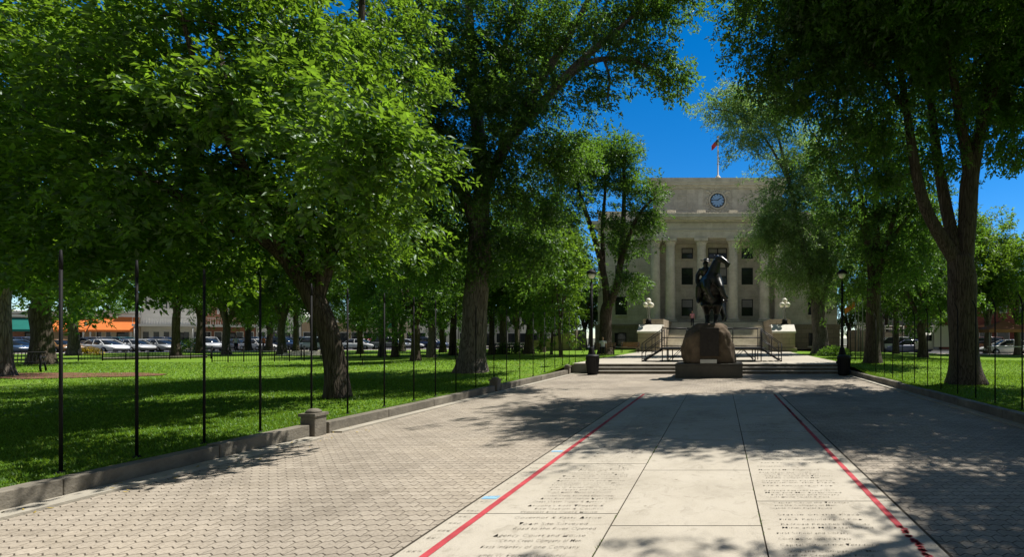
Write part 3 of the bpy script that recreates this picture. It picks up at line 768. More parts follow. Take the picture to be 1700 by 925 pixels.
# --- silvery tree right of the courthouse front
B5 = Vector((XU(1362, 39), 39, .42))
limbs = [LP(B5, [(1364, 588, 39, .72), (1362, 560, 39, .58), (1358, 520, 39, .55), (1356, 495, 39, .50)]),
         LP(B5, [(1358, 505, 39, .34), (1345, 450, 39, .28), (1325, 380, 38.6, .22), (1310, 300, 38.4, .16), (1290, 220, 38.2, .08)]),
         LP(B5, [(1358, 500, 39, .32), (1360, 430, 39.4, .26), (1362, 340, 39.6, .18), (1352, 220, 39.6, .08)]),
         LP(B5, [(1360, 510, 39, .28), (1378, 460, 38.8, .22), (1395, 400, 38.6, .16), (1410, 330, 38.6, .07)]),
         LP(B5, [(1310, 300, 38.4, .12), (1270, 230, 38, .09), (1225, 190, 37.8, .06), (1180, 180, 37.6, .03)])]
blobs = BL(B5, [(1215, 175, 37.8, 2.4, 1.5, 1.4, 30), (1240, 225, 37.8, 2.0, 1.5, 1.6, 26), (1290, 180, 38.2, 2.2, 1.8, 1.9, 30)])
blobs2 = BL(B5, [(1320, 260, 38.6, 2.6, 2.2, 2.8, 44), (1290, 360, 38.4, 2.0, 2., 2.4, 44), (1345, 380, 38.8, 2.6, 2.2, 2.8, 62), (1330, 310, 38.2, 2.4, 1.6, 2.4, 40), (1380, 420, 38.4, 1.4, 1.4, 1.8, 24), (1270, 385, 38.2, 1.2, 1.2, 1.2, 16), (1385, 330, 39, 1.6, 1.8, 3., 26), (1310, 450, 38.6, 1.6, 1.6, 1.6, 26), (1360, 460, 38.6, 1.4, 1.6, 1.6, 16)])
T_E = make_tree(limbs, blobs+blobs2, 55, sprays=9, leaves=30, leaf=.22, clump=.8, spray_len=1.15, bark='bark_grey', leafm='leaf_silver', droop=.55, asp=.30)
place_tree('plaza_tree', T_E, B5, 0, 1, 'silvery green tree with drooping branches standing right of the courthouse columns')
# --- right multi-stem tree
B6 = gp(1447, 24.5)
limbs = [LP(B6, [(1449, 612, 24.5, .46), (1449, 570, 24.5, .36), (1450, 510, 24.5, .34), (1450, 470, 24.5, .33)]),
         LP(B6, [(1449, 480, 24.5, .2), (1440, 400, 24.4, .17), (1430, 330, 24.2, .12), (1415, 250, 24, .06)]),
         LP(B6, [(1450, 475, 24.5, .22), (1455, 390, 24.6, .18), (1452, 300, 24.8, .12), (1455, 200, 24.8, .05)]),
         LP(B6, [(1452, 480, 24.5, .2), (1470, 410, 24.3, .15), (1490, 340, 24.2, .10), (1510, 260, 24, .05)]),
         LP(B6, [(1440, 400, 24.4, .12), (1415, 340, 24.2, .09), (1380, 270, 24, .06), (1350, 220, 23.9, .03)]),
         LP(B6, [(1470, 410, 24.3, .12), (1500, 370, 24, .09), (1530, 330, 23.8, .05)]),
         LP(B6, [(1455, 390, 24.6, .12), (1475, 300, 24.8, .09), (1480, 220, 24.8, .05)])]
blobs = BL(B6, [(1390, 260, 24, 1.3, 1.3, 1.2, 14), (1440, 260, 24.5, 1.6, 1.6, 2.0, 26), (1500, 270, 24.4, 1.6, 1.6, 2.0, 24), (1450, 400, 24.4, 1.5, 1.5, 1.5, 24), (1500, 430, 24.2, 1.5, 1.4, 1.5, 24), (1450, 190, 24.8, 2., 1.6, 1.2, 20), (1400, 340, 24.6, 1.4, 1.4, 1.4, 22), (1520, 330, 24.6, 1.4, 1.4, 1.4, 22), (1470, 330, 25, 1.6, 1.4, 1.6, 26),
                (1425, 470, 24.4, .9, .9, .8, 10), (1540, 380, 24, 1.2, 1.2, 1.6, 14)])
T_F = make_tree(limbs, blobs, 66, sprays=8, leaves=30, leaf=.15, clump=.7, spray_len=.75, bark='bark', leafm='leaf', droop=.3)
place_tree('shade_tree', T_F, B6, 0, 1, 'tree with a dark trunk splitting into thin upright stems beside the right lamp post')

# --- generic trees for the lawns further off
def gen_tree(seed, h, r, fork, tr, leafm, bark='bark', n=90, upright=.5, leaf=.24, low=.35, nl=5, sprays=7, leaves=26, slen=1.0):
    q = random.Random(seed)
    tr *= .7; L = [[(0, 0, -.05, tr*1.15), (q.uniform(-.05, .05), 0, fork*.4, tr*.92), (q.uniform(-.1, .1), q.uniform(-.1, .1), fork*.8, tr*.88), (q.uniform(-.1, .1), 0, fork, tr*.8)]]
    for k in range(nl):
        a = 2*math.pi*(k+q.uniform(-.25, .25))/nl; e = r*q.uniform(.45, .8)*(1-upright*.5); zt = h*q.uniform(.72, .97)
        dx, dy = math.cos(a), math.sin(a)
        L.append([(0, 0, fork*.9, tr*.55), (dx*e*.25, dy*e*.25, fork+(zt-fork)*.22, tr*.44), (dx*e*.6, dy*e*.6, fork+(zt-fork)*.55, tr*.28), (dx*e, dy*e, zt, tr*.08)])
    bl = []
    cz = h*(low+1)/2
    for k in range(11):
        a = q.uniform(0, 6.28); zz = q.uniform(low, .95); rr = r*math.sin(math.pi*min(1, max(.12, (zz-low)/(1-low)*.85+.12)))*.62
        bl.append((math.cos(a)*rr, math.sin(a)*rr, h*zz, r*q.uniform(.3, .45), r*q.uniform(.3, .45), h*q.uniform(.09, .15), max(4, n//11)))
    bl.append((0, 0, cz, r*.5, r*.5, h*.25, n//8))
    return make_tree(L, bl, seed, sprays=sprays, leaves=leaves, leaf=leaf, clump=.8, spray_len=slen, bark=bark, leafm=leafm, droop=.3)
G1 = gen_tree(101, 12., 4.8, 2.8, .45, 'leaf', n=110)
G2 = gen_tree(102, 14., 4.0, 4.0, .40, 'leaf', n=110, upright=.8, low=.3)
G3 = gen_tree(103, 11., 4.6, 3.0, .42, 'leaf_light', 'bark_grey', n=110, low=.3)
G4 = gen_tree(104, 7., 1.7, 2.2, .12, 'leaf_light', n=40, leaf=.18, nl=4, low=.28, slen=.7)
G5 = gen_tree(105, 13., 4.4, 3.2, .5, 'leaf_light', 'bark_grey', n=120, upright=.7, low=.35)
def gt(u, v, z=LZ):                                    # ground point under a pixel
    Y = (H-z)*F/(v-VC); return Vector((XU(u, Y), Y, z-.02))
TL = 'trees on the lawn left of the walk'
tl = [('shade_tree', G5, gt(-8, 626), 0.3, 1.15, 'dark trunked tree at the left edge beside the iron bench'),
      ('shade_tree', G1, gt(70, 606), 1.0, 1.35, 'broad tree with thick flared trunk in front of the teal awning'),
      ('shade_tree', G3, gt(122, 590), 2.2, 1.15, 'tree with a pale twin trunk in front of the orange awning'),
      ('shade_tree', G2, gt(293, 593), 0.4, .95, 'dark thin stemmed tree in front of the white balcony building'),
      ('shade_tree', G3, gt(376, 589), 4.0, .95, 'bright green fluffy tree with a sturdy grey trunk in the sun'),
      ('shade_tree', G2, gt(412, 583), 1.7, 1.05, 'tree with a pale trunk just right of the bright green fluffy tree'),
      ('shade_tree', G1, gt(447, 583), 5.1, 1.0, 'slim dark tree left of the iron fence gate'),
      ('shade_tree', G2, gt(491, 584), 2.9, .95, 'slim dark tree just left of the leaning forked trunk'),
      ('shade_tree', G3, gt(634, 592), .9, .85, 'tree with a light grey trunk standing behind the iron fence'),
      ('shade_tree', G1, gt(690, 602), 3.3, .85, 'tree with a thin straight dark trunk in front of the iron fence'),
      ('shade_tree', G5, gt(667, 584), 2.0, .9, 'small distant tree in front of the tan building'),
      ('shade_tree', G2, gt(752, 590), 1.1, .95, 'dark trunked tree just left of the thick furrowed trunk'),
      ('shade_tree', G5, gt(835, 588), .2, 1.0, 'tree just right of the thick furrowed trunk, beside the dark hedge'),
      ('shade_tree', G1, gt(878, 591), 4.4, 1.15, 'thick dark tree midway between the furrowed trunk and left lamp post'),
      ('young_tree', G4, gt(915, 594), .5, 1.2, 'young slender tree left of the sloping stair wall'),
      ('young_tree', G4, gt(931, 600), 2.6, 1.25, 'young slender tree with bright leaves nearest to the left lamp post'),
      ('shade_tree', G2, gt(331, 587), 1.9, 0.9, 'dark slim tree just left of the bright green fluffy tree'),
      ('shade_tree', G5, gt(468, 588), 2.2, 0.9, 'slim tree between the two dark trees left of the leaning trunk'),
      ('shade_tree', G2, gt(520, 588), 4.2, 0.9, 'slim tree partly hidden behind the leaning forked trunk'),
      ('shade_tree', G1, gt(598, 588), 0.7, 0.8, 'slim dark tree right of the leaning forked trunk'),
      ('shade_tree', G2, gt(655, 593), 3.7, 0.8, 'slim dark tree right of the light grey trunk'),
      ('shade_tree', G5, gt(716, 594), 5.2, 0.8, 'slim dark tree right of the thin straight dark trunk'),
      ('shade_tree', G1, gt(735, 585), 1.5, 0.9, 'distant dark tree left of the furrowed trunk'),
      ('shade_tree', G2, gt(816, 590), 2.8, 0.85, 'slim dark tree immediately right of the furrowed trunk'),
      ('shade_tree', G3, gt(858, 586), 0.1, 0.9, 'distant tree behind the dark hedge'),
      ('shade_tree', G2, gt(900, 588), 4.9, 0.95, 'slim dark tree behind the young slender trees'),
      ('shade_tree', G1, Vector((-16.9, 60, .1)), 2.2, .95, 'tree closing the gap beside the left courthouse wing'),
      ('shade_tree', G2, Vector((-20, 62, .1)), .7, 1.1, 'tall tree behind the left corner of the courthouse')]
for a in tl: place_tree(a[0], a[1], a[2], a[3], a[4], a[5], TL)
tr_ = [('shade_tree', G1, gt(1532, 599), .6, .95, 'dark broad trunked tree between the flared trunk and the thin stemmed one'),
       ('shade_tree', G2, gt(1487, 592), 2.1, .9, 'slim tree right of the courthouse side terrace'),
       ('shade_tree', G5, gt(1640, 588), 3.3, .95, 'bright green tree at the right edge behind the flared trunk'),
       ('shade_tree', G3, gt(1690, 590), 1.4, .95, 'bushy light green tree cut by the right edge of the view'),
       ('shade_tree', G3, gt(1590, 590), 5.0, 1.1, 'leafy tree partly hidden behind the flared right trunk'),
       ('shade_tree', G5, gt(1462, 586), 2.4, 1.05, 'bright green tree behind the thin stemmed tree'),
       ('shade_tree', G1, Vector((16.3, 61, .1)), 1.2, .95, 'tree closing the gap beside the right courthouse wing'),
       ('shade_tree', G2, Vector((20, 58, .1)), 2.7, .9, 'tall tree behind the right corner of the courthouse'),
       ('shade_tree', G3, Vector((29, 66, .1)), 4.7, .9, 'tree beyond the right hand street, behind the white truck')]
for a in tr_: place_tree(a[0], a[1], a[2], a[3], a[4], a[5], 'trees on the right hand side')
# tree just outside the frame on the right, its shade lies on the walk
B7 = Vector((9.6, 5.2, .14))
limbs = [[(0, 0, -.05, .36), (0, .05, 1.5, .3), (-.1, .1, 3.2, .28), (-.15, .1, 4.2, .27)], [(-.15, .1, 4, .2), (-1.6, .8, 6.4, .15), (-4, 1.8, 8.6, .1), (-5.6, 1.3, 9.7, .04)],
         [(-.15, .1, 4, .2), (-.3, 1, 6.6, .16), (-.6, 2.4, 9, .08)], [(-.15, .1, 4, .2), (1, .5, 7, .15), (1.6, 1, 10, .06)], [(-1.6, .8, 6.4, .11), (-2.6, .6, 8.2, .08), (-4.2, .2, 9.8, .04)]]
blobs = [(x-B7.x, y-B7.y, z-B7.z, a, b, c, n) for x, y, z, a, b, c, n in ((3.7, 6.3, 10, 1.3, .45, .45, 8), (6.2, 6.6, 10.2, 1.5, .8, .6, 24), (7.6, 7.7, 10., 1.6, .8, .8, 34), (7.9, 8.5, 10., 1.7, .7, .7, 34), (9.2, 7.6, 10., 2.0, 1.2, 1.0, 48), (11.0, 9.4, 9.8, 2.0, 1.6, 1.2, 46), (7.4, 5.4, 10.2, 2., .8, .8, 26), (11, 5.5, 10, 2.6, 2., 1.6, 44), (9.3, 6.2, 11, 2.2, 1.6, .9, 30))]
T_S = make_tree(limbs, blobs, 77, sprays=9, leaves=34, leaf=.14, clump=.55, spray_len=.66)
place_tree('shade_tree', T_S, B7, 0, 1, 'tree on the right lawn just outside the view, shading the near walkway', 'trees on the right hand side')
for x, y, g_, s_ in ((-14, -1.5, G1, 1.), (-13, -11, G2, 1.), (-23, -4, G3, 1.), (9.5, -6, G1, 1.), (13, -15, G3, 1.), (-5, -21, G5, 1.), (5, -24, G1, 1.), (20, 2, G5, 1.), (24, 12, G1, 1.)):
    place_tree('shade_tree', g_, (x, y, .1), x, s_, 'leafy shade tree standing out of view behind or beside the camera', 'trees out of view around the forecourt')
far = [(-132, 84, G1), (-118, 92, G3), (-100, 96, G5), (-86, 104, G1), (-72, 108, G3), (-60, 112, G2), (-47, 118, G5), (-36, 110, G1), (-27, 100, G3), (-31, 82, G5),
       (40, 82, G1), (52, 78, G3), (64, 74, G5), (33, 92, G2)]
for i, (x, y, g_) in enumerate(far):
    place_tree('distant_tree', g_, (x, y, 0), i*1.3, 1.0+.12*(i % 3), 'leafy tree rising behind the row of shops' if x < 0 else 'leafy tree rising behind the right hand buildings', 'distant trees behind the shops')

# ------------------------------------------------------------------ courthouse
CX = XU(1191, 57)
ch = empty('courthouse', (CX, 58, .4), 0, 'pale stone neoclassical courthouse with tall columns and a clock in the attic', 'courthouse')
OFF = Vector((CX, 58, .4))
class CB(MB):                                          # world coordinates -> courthouse-local
    def build(s, name, mt, parent=ch, bevel=0.):
        base = OFF
        s.v = [(a-base.x, b-base.y, c-base.z) for a, b, c in s.v]
        return MB.build(s, name, mt, parent, bevel)
PZ = 3.55
HW = 14.6
YW, YP, YC = 58.8, 60.2, 57.0                           # wing wall, porch wall, column axis
# wings
for sgn in (-1, 1):
    m = CB(); x0, x1 = CX+sgn*8.1, CX+sgn*HW
    m.b2(min(x0, x1), max(x0, x1), YW, 84, 3.3, 15.0); m.build('wing_wall', 'court_stone')
    m = CB(); m.b2(min(x0, x1)-.25, max(x0, x1)+.25, YW-.35, 84.3, .3, 3.05); m.b2(min(x0, x1)-.32, max(x0, x1)+.32, YW-.45, 84.35, 3.05, 3.32); m.build('basement_wall', 'court_base')
    m = CB(); a, b = min(x0, x1), max(x0, x1)
    m.b2(a-.2, b+.2, YW-.2, 84.2, 13.4, 13.75); m.b2(a-.5, b+.5, YW-.6, 84.5, 15.0, 15.35); m.b2(a-.9, b+.9, YW-1.0, 84.9, 15.35, 15.75); m.b2(a, b, YW+.1, 84, 15.75, 16.9); m.b2(a-.12, b+.12, YW-.02, 84.1, 16.9, 17.15)
    m.build('cornice', 'court_trim')
# porch back wall, floor, ceiling
m = CB(); m.b2(CX-8.1, CX+8.1, YP, 84, PZ, 13.4); m.build('porch_wall', 'court_stone')
m = CB(); m.b2(CX-8.4, CX+8.4, 55.0, YP, .3, PZ-.12); m.b2(CX-8.5, CX+8.5, 54.9, YP-.002, PZ-.12, PZ); m.build('porch_floor', 'step_stone')
m = CB(); y0 = YC-.62
m.b2(CX-8.3, CX+8.3, y0, YP+.3, 13.42, 14.25); m.b2(CX-8.36, CX+8.36, y0-.08, YP+.3, 14.25, 14.38)
m.b2(CX-8.28, CX+8.28, y0+.02, YP+.3, 14.38, 15.2); m.build('entablature', 'court_trim')
m = CB(); m.b2(CX-8.5, CX+8.5, y0-.25, YP+.3, 15.2, 15.4); m.b2(CX-8.95, CX+8.95, y0-.75, YP+.3, 15.4, 15.62); m.b2(CX-9.1, CX+9.1, y0-.95, YP+.3, 15.62, 16.05); m.b2(CX-8.9, CX+8.9, y0-.75, YP+.3, 16.05, 16.2)
m.build('cornice', 'court_trim')
for dx in (-7.2, -5.45, -1.9, 1.9, 5.45, 7.2):
    m = CB(); m.b2(CX+dx-.5, CX+dx+.5, YC-.2, YC+.8, 16.2, 16.78); m.build('parapet_block', 'court_trim')
# attic
m = CB(); m.b2(CX-8.0, CX+8.0, 59.4, 80, 16.0, 20.1); m.build('attic_wall', 'court_stone')
m = CB(); m.b2(CX-8.2, CX+8.2, 59.15, 80.2, 20.1, 20.4); m.b2(CX-8.5, CX+8.5, 58.85, 80.4, 20.4, 20.7); m.b2(CX-8.6, CX+8.6, 58.75, 80.5, 20.7, 21.25); m.b2(CX-8.1, CX+8.1, 59.2, 80, 21.25, 21.4)
m.b2(CX-8.15, CX+8.15, 59.3, 59.4, 16.2, 16.75); m.build('attic_cornice', 'court_trim')
def relief(x0, x1, z0, z1, y, w_=.12, dpt=.07):
    m = CB(); m.b2(x0, x1, y-dpt, y, z1-w_, z1); m.b2(x0, x1, y-dpt, y, z0, z0+w_); m.b2(x0, x0+w_, y-dpt, y, z0+w_, z1-w_); m.b2(x1-w_, x1, y-dpt, y, z0+w_, z1-w_); return m
for dx in (-4.4, 4.4): relief(CX+dx-.75, CX+dx+.75, 17.5, 19.3, 59.4).build('relief_panel', 'court_trim'); relief(CX+dx-.4, CX+dx+.4, 17.9, 18.9, 59.4, .08, .05).build('relief_panel', 'court_trim')
for dx in (-2.1, 2.1):
    m = CB(); m.b2(CX+dx-.3, CX+dx+.3, 59.28, 59.4, 16.8, 20.05); m.build('pilaster', 'court_trim')
for dx in (-6.9, 6.9): relief(CX+dx-.5, CX+dx+.5, 14.48, 15.1, y0+.02, .07, .05).build('relief_panel', 'court_trim')
# clock
cz = 18.62
ck = CB(); ck.lathe([(.84, 0), (.84, -.06)], (CX, 59.34, cz), 32, False, 'Y'); clock = ck.build('clock', 'clock_face')
m = CB(); ring = []
for k in range(40):
    a = 2*math.pi*k/40; ring.append((CX+1.0*math.cos(a), 59.33, cz+1.0*math.sin(a)))
m.tube(ring+[ring[0]], .13, 8, False); 
for k in range(12):
    a = 2*math.pi*(k+.5)/12; m.ell((CX+1.3*math.cos(a), 59.36, cz+1.3*math.sin(a)), (.16, .09, .16), 8, 6)
for sx in (-1, 1): m.ell((CX+sx*1.25, 59.36, cz+1.1), (.3, .09, .2), 8, 6); m.ell((CX+sx*1.2, 59.36, cz-1.2), (.3, .09, .18), 8, 6)
m.build('surround', 'court_trim', clock)
for k in range(12):
    m = CB(); a = math.pi*k/6; mt = Matrix.Rotation(a, 3, 'Y')
    m.box((CX+.68*math.sin(a), 59.26, cz+.68*math.cos(a)), (.07, .02, .2), m=mt)
    m.build('hour_mark', 'dark_frame', clock)
m = CB()
for ang, l, w_ in ((360*46/60, .72, .05), (360*(1+46/60)/12, .5, .07)):
    a = R(ang); m.box((CX+l*.5*math.sin(a), 59.235-w_*.3, cz+l*.5*math.cos(a)), (w_, .02, l), m=Matrix.Rotation(-a, 3, 'Y').inverted().transposed() if False else Matrix.Rotation(a, 3, 'Y'))
m.build('hands', 'dark_frame', clock)
m = CB(); ring = [(CX+.83*math.cos(2*math.pi*k/40), 59.27, cz+.83*math.sin(2*math.pi*k/40)) for k in range(41)]
m.tube(ring, .05, 6, False); m.build('bezel', 'dark_frame', clock)
# columns
for u in (1088, 1113, 1164.5, 1217, 1269, 1294):
    x = XU(u, YC); m = CB(); rr = .60
    m.lathe([(.74, PZ+.22), (.74, PZ+.36), (.63, PZ+.46), (rr, PZ+.55), (rr*.99, PZ+3), (rr*.95, 8.5), (rr*.86, 12.4), (rr*.86, 12.55)], (x, YC, 0), 28)
    cobj = m.build('column', 'court_trim')
    m = CB(); m.b2(x-.78, x+.78, YC-.78, YC+.78, PZ, PZ+.22); m.build('plinth', 'court_trim', cobj)
    m = CB(); m.lathe([(.56, 12.5), (.58, 12.6), (.56, 12.72), (.60, 12.85), (.74, 13.05)], (x, YC, 0), 24); m.b2(x-.80, x+.80, YC-.8, YC+.8, 13.05, 13.38); m.build('capital', 'court_trim', cobj)
# antae at the porch sides
for sg in (-1, 1):
    m = CB(); x = CX+sg*7.75; m.b2(x-.5, x+.5, YP-1.3, YP, PZ, 13.4); m.build('pilaster', 'court_trim')
# windows
def win(xc, z0, z1, y, wd, name='window', rows=2, door=False):
    x0, x1 = xc-wd/2, xc+wd/2
    m = CB(); t = .10
    m.b2(x0, x1, y-.06, y-.004, z1-t, z1); m.b2(x0, x1, y-.06, y-.004, z0, z0+t); m.b2(x0, x0+t, y-.06, y-.004, z0+t, z1-t); m.b2(x1-t, x1, y-.06, y-.004, z0+t, z1-t)
    zm = (z0+z1)/2; m.b2(x0+t, x1-t, y-.075, y-.004, zm-.05, zm+.05)
    if door or wd > 1.9: m.b2(xc-.06, xc+.06, y-.085, y-.004, z0+t, z1-t)
    o = m.build(name, 'dark_frame')
    m = CB(); m.poly([(x0+t, y-.02, z0+t), (x1-t, y-.02, z0+t), (x1-t, y-.02, z1-t), (x0+t, y-.02, z1-t)]); m.build('glass', 'window_glass', o)
    if not door:
        m = CB(); m.b2(x0-.12, x1+.12, y-.16, y, z0-.18, z0-.004); m.build('sill', 'court_trim', o)
        if rnd.random() < .5:
            m = CB(); m.poly([(x0+t, y-.012-.012, zm+.05), (x1-t, y-.024, zm+.05), (x1-t, y-.024, z1-t), (x0+t, y-.024, z1-t)]); m.build('blind', 'grey_wall', o)
LV = ((497, 525), (445, 473), (412, 430))
for u in (1141, 1240.5):
    for a, b in LV: win(XU(u, YP), ZV(b, YP), ZV(a, YP), YP, 1.42)
for a, b in LV[1:]: win(CX, ZV(b, YP), ZV(a, YP), YP, 2.35)
win(CX, PZ+.02, ZV(497, YP), YP, 2.2, 'door', door=True)
for dx in (-1, 1):
    for off_ in (11.75,):
        x = CX+dx*off_
        for a, b in ((493, 523), (441, 470), (408, 427)): win(x, ZV(b, YW), ZV(a, YW), YW, 1.4)
        win(x, ZV(575, YW-.35), ZV(553, YW-.35), YW-.35, 1.4)
# front stair
m = CB(); ns = 20; y1_ = 54.9; y0_ = 47.2
for k in range(ns):
    ya = y0_+(y1_-y0_)*k/ns; za = .42+(PZ-.12-.42)*(k+1)/ns
    m.b2(CX-5.14, CX+5.14, ya, y1_+.08, za-(PZ-.54)/ns+.001, za)
m.build('stair', 'court_trim')
for sg in (-1, 1):
    xa, xb = sorted((CX+sg*5.15, CX+sg*7.15))
    m = CB(); m.prism([(0, 0)], 0, 0) if False else None
    prof = [(43.8, .35), (55.0, .35), (55.0, 3.5), (46.6, 3.5), (46.6, 2.78), (45.0, 2.78), (43.95, 2.12), (43.8, 2.12)]
    n = len(prof); vs = [(xa, y, z) for y, z in prof]+[(xb, y, z) for y, z in prof]
    m.add(vs, [tuple(range(n)), tuple(reversed(range(n, 2*n)))]+[(i, i+n, (i+1) % n+n, (i+1) % n) for i in range(n)]); m.build('stair_pedestal', 'court_base')
    m = CB()
    prof = [(43.7, 2.125), (43.95, 2.125), (45.0, 2.785), (46.58, 2.785), (46.58, 2.93), (44.95, 2.93), (43.9, 2.28), (43.7, 2.28)]
    vs = [(xa-.08, y, z) for y, z in prof]+[(xb+.08, y, z) for y, z in prof]
    m.add(vs, [tuple(range(n)), tuple(reversed(range(n, 2*n)))]+[(i, i+n, (i+1) % n+n, (i+1) % n) for i in range(n)]); m.build('pedestal_coping', 'white_stone')
    m = CB(); m.b2(xa-.15, xb+.15, 43.55, 46.5, .35, .75); m.build('pedestal_base', 'court_base')
    # side terrace with sloping parapet
    tx0, tx1 = CX+sg*15.2, CX+sg*20.2
    m = CB(); prof = [(tx0, .2), (tx1, .2), (tx1, 1.4 if sg < 0 else 2.25), (tx1-sg*1.6, 1.5 if sg < 0 else 2.3), (tx0, 2.55)]
    m.prism(prof, 52.0, 56.); m.build('side_terrace', 'court_base')
    m = CB(); m.bar((tx0, 52.2, 3.0), (tx1, 52.2, 2.95), .05); m.bar((tx0, 52.2, 2.7), (tx1, 52.2, 2.65), .04)
    for k in range(6):
        x = tx0+(tx1-tx0)*k/5; m.bar((x, 52.2, 1.5), (x, 52.2, 3.0), .04)
    m.build('handrail', 'white_stone' if sg > 0 else 'black_metal')
# roof flagpole
m = CB(); zr = 21.4
m.lathe([(.45, zr), (.45, zr+.15), (.2, zr+.5), (.09, zr+.6), (.07, zr+5.2), (.13, zr+5.25), (.13, zr+5.4), (.02, zr+5.5)], (CX+.05, 60, 0), 10); fp = m.build('flagpole', 'white_stone')
def flag_mesh(m, p, wd, hg, lean=0., seed=1, fall=.8):
    nx, nz = 8, 6; vs = []; fs = []
    for j in range(nz+1):
        for i in range(nx+1):
            s_ = i/nx; t = j/nz
            x = s_*wd*(1-fall*.55); z = -t*hg-s_*wd*fall; y = .14*math.sin(s_*7+seed+t*2)*s_**.5
            vs.append((p[0]+x, p[1]+y, p[2]+z))
    for j in range(nz):
        for i in range(nx): a = j*(nx+1)+i; fs.append((a, a+1, a+nx+2, a+nx+1))
    return m.add(vs, fs, True)
m = CB(); flag_mesh(m, (CX+.1, 60, zr+5.1), -.42, .7, fall=-1.9); m.build('flag', 'flag_red', fp)
m = CB(); flag_mesh(m, (CX+.09, 59.96, zr+5.12), -.2, .35, fall=-1.9); m.build('flag_canton', 'flag_blue', fp)

# ornate lamps on the stair pedestals
def globe_lamp(x, lab):
    r = empty('globe_lamp', (x, 45.3, 2.93), 0, lab, 'lamp', 'globe lamps on the stair pedestals')
    m = MB(); m.b2(-.32, .32, -.32, .32, 0, .12); m.lathe([(.26, .12), (.26, .45), (.18, .5)], n=12); m.build('base', 'black_metal', r)
    m = MB(); m.lathe([(.16, .5), (.1, .65), (.075, .8), (.065, 1.5), (.10, 1.55), (.07, 1.65)], n=12)
    for k in range(4):
        a = math.pi/4+k*math.pi/2; dx, dy = math.cos(a), math.sin(a)
        m.tube([(dx*.14, dy*.14, .55), (dx*.12, dy*.12, 1.0), (dx*.2, dy*.2, 1.5), (dx*.36, dy*.36, 1.62)], .03, 6)
    m.tube([(0, 0, 1.6), (0, 0, 2.0)], .035, 6); m.build('post', 'lamp_grey', r)
    for k in range(4):
        a = math.pi/4+k*math.pi/2; g_ = MB(); g_.ell((math.cos(a)*.36, math.sin(a)*.36, 1.86), .235, 14, 10); g_.build('globe', 'glass_globe', r)
    g_ = MB(); g_.ell((0, 0, 2.25), .25, 14, 10); g_.build('globe', 'glass_globe', r)
globe_lamp(CX-6.4, 'ornate grey lamp with five white globes on the left stair pedestal')
globe_lamp(CX+6.4, 'ornate grey lamp with five white globes on the right stair pedestal')

# ------------------------------------------------------------------ temporary stage
sx0, sx1, sy0, sy1, sz0, sz1 = XU(1098, 25.2), XU(1265, 25.2), 25.2, 27.6, .436, 1.18
sc_ = ((sx0+sx1)/2, sy0, sz0)
stg = empty('portable_stage', sc_, 0, 'black portable stage with railings and side stairs in front of the courthouse steps', 'stage')
hw = (sx1-sx0)/2; dz = sz1-sz0; dp = sy1-sy0
m = MB(); m.b2(-hw, hw, 0, dp, dz-.1, dz); m.build('deck', 'stage_black', stg)
xs = [-hw+.04, -hw+.35, -.42*hw, .42*hw-.0, hw-.35, hw-.04]
for x in xs:
    for y in (.06, dp-.06): MB().bar((x, y, 0), (x, y, dz-.1), .03).build('leg', 'stage_black', stg)
m = MB()
for a, b in ((-hw+.35, -.42*hw), (.42*hw, hw-.35)):
    for y in (.06, dp-.06): m.bar((a, y, .05), ((a+b)/2, y, dz-.12), .018); m.bar((b, y, .05), ((a+b)/2, y, dz-.12), .018); m.bar((a, y, .25), (b, y, .25), .016)
m.build('cross_brace', 'stage_black', stg)
def rail(pts, zz):
    m = MB()
    for (x, y) in pts: m.bar((x, y, dz), (x, y, dz+1.04), .028)
    for (a, b) in zip(pts, pts[1:]):
        for h_ in zz: m.bar((a[0], a[1], dz+h_), (b[0], b[1], dz+h_), .026)
    return m.build('railing', 'stage_black', stg)
rail([(-hw+.03, .04), (-hw*.5, .04), (0, .04), (hw*.42, .04), (hw-.03, .04)], (.1, .52, 1.02))
rail([(-hw+.03, dp-.04), (0, dp-.04), (hw-.03, dp-.04)], (.52, 1.02))
for sg in (-1, 1):
    m = MB(); st = MB()
    x0 = sg*hw; x1 = sg*(hw+1.05)
    for y in (.25, 1.45):
        m.tube([(x1+sg*.02, y, 0), (x0, y, dz-.05)], .045, 4)
    for k in range(4):
        t = (k+.5)/4; xx = x1+(x0-x1)*t; m.box((xx, .85, dz*t+.05), (.26, 1.16, .035))
    m.build('stair', 'stage_black', stg)
    for y in (.22, 1.48):
        m = MB()
        for h_ in (.45, .95): m.bar((x0+sg*.02, y, dz+h_), (x1, y, h_), .022)
        m.bar((x1, y, 0), (x1, y, .95), .024); m.bar((x0+sg*.02, y, dz), (x0+sg*.02, y, dz+1.0), .024); m.bar(((x0+x1)/2, y, dz*.5), ((x0+x1)/2, y, dz*.5+.98), .02)
        m.build('handrail', 'stage_black', stg)

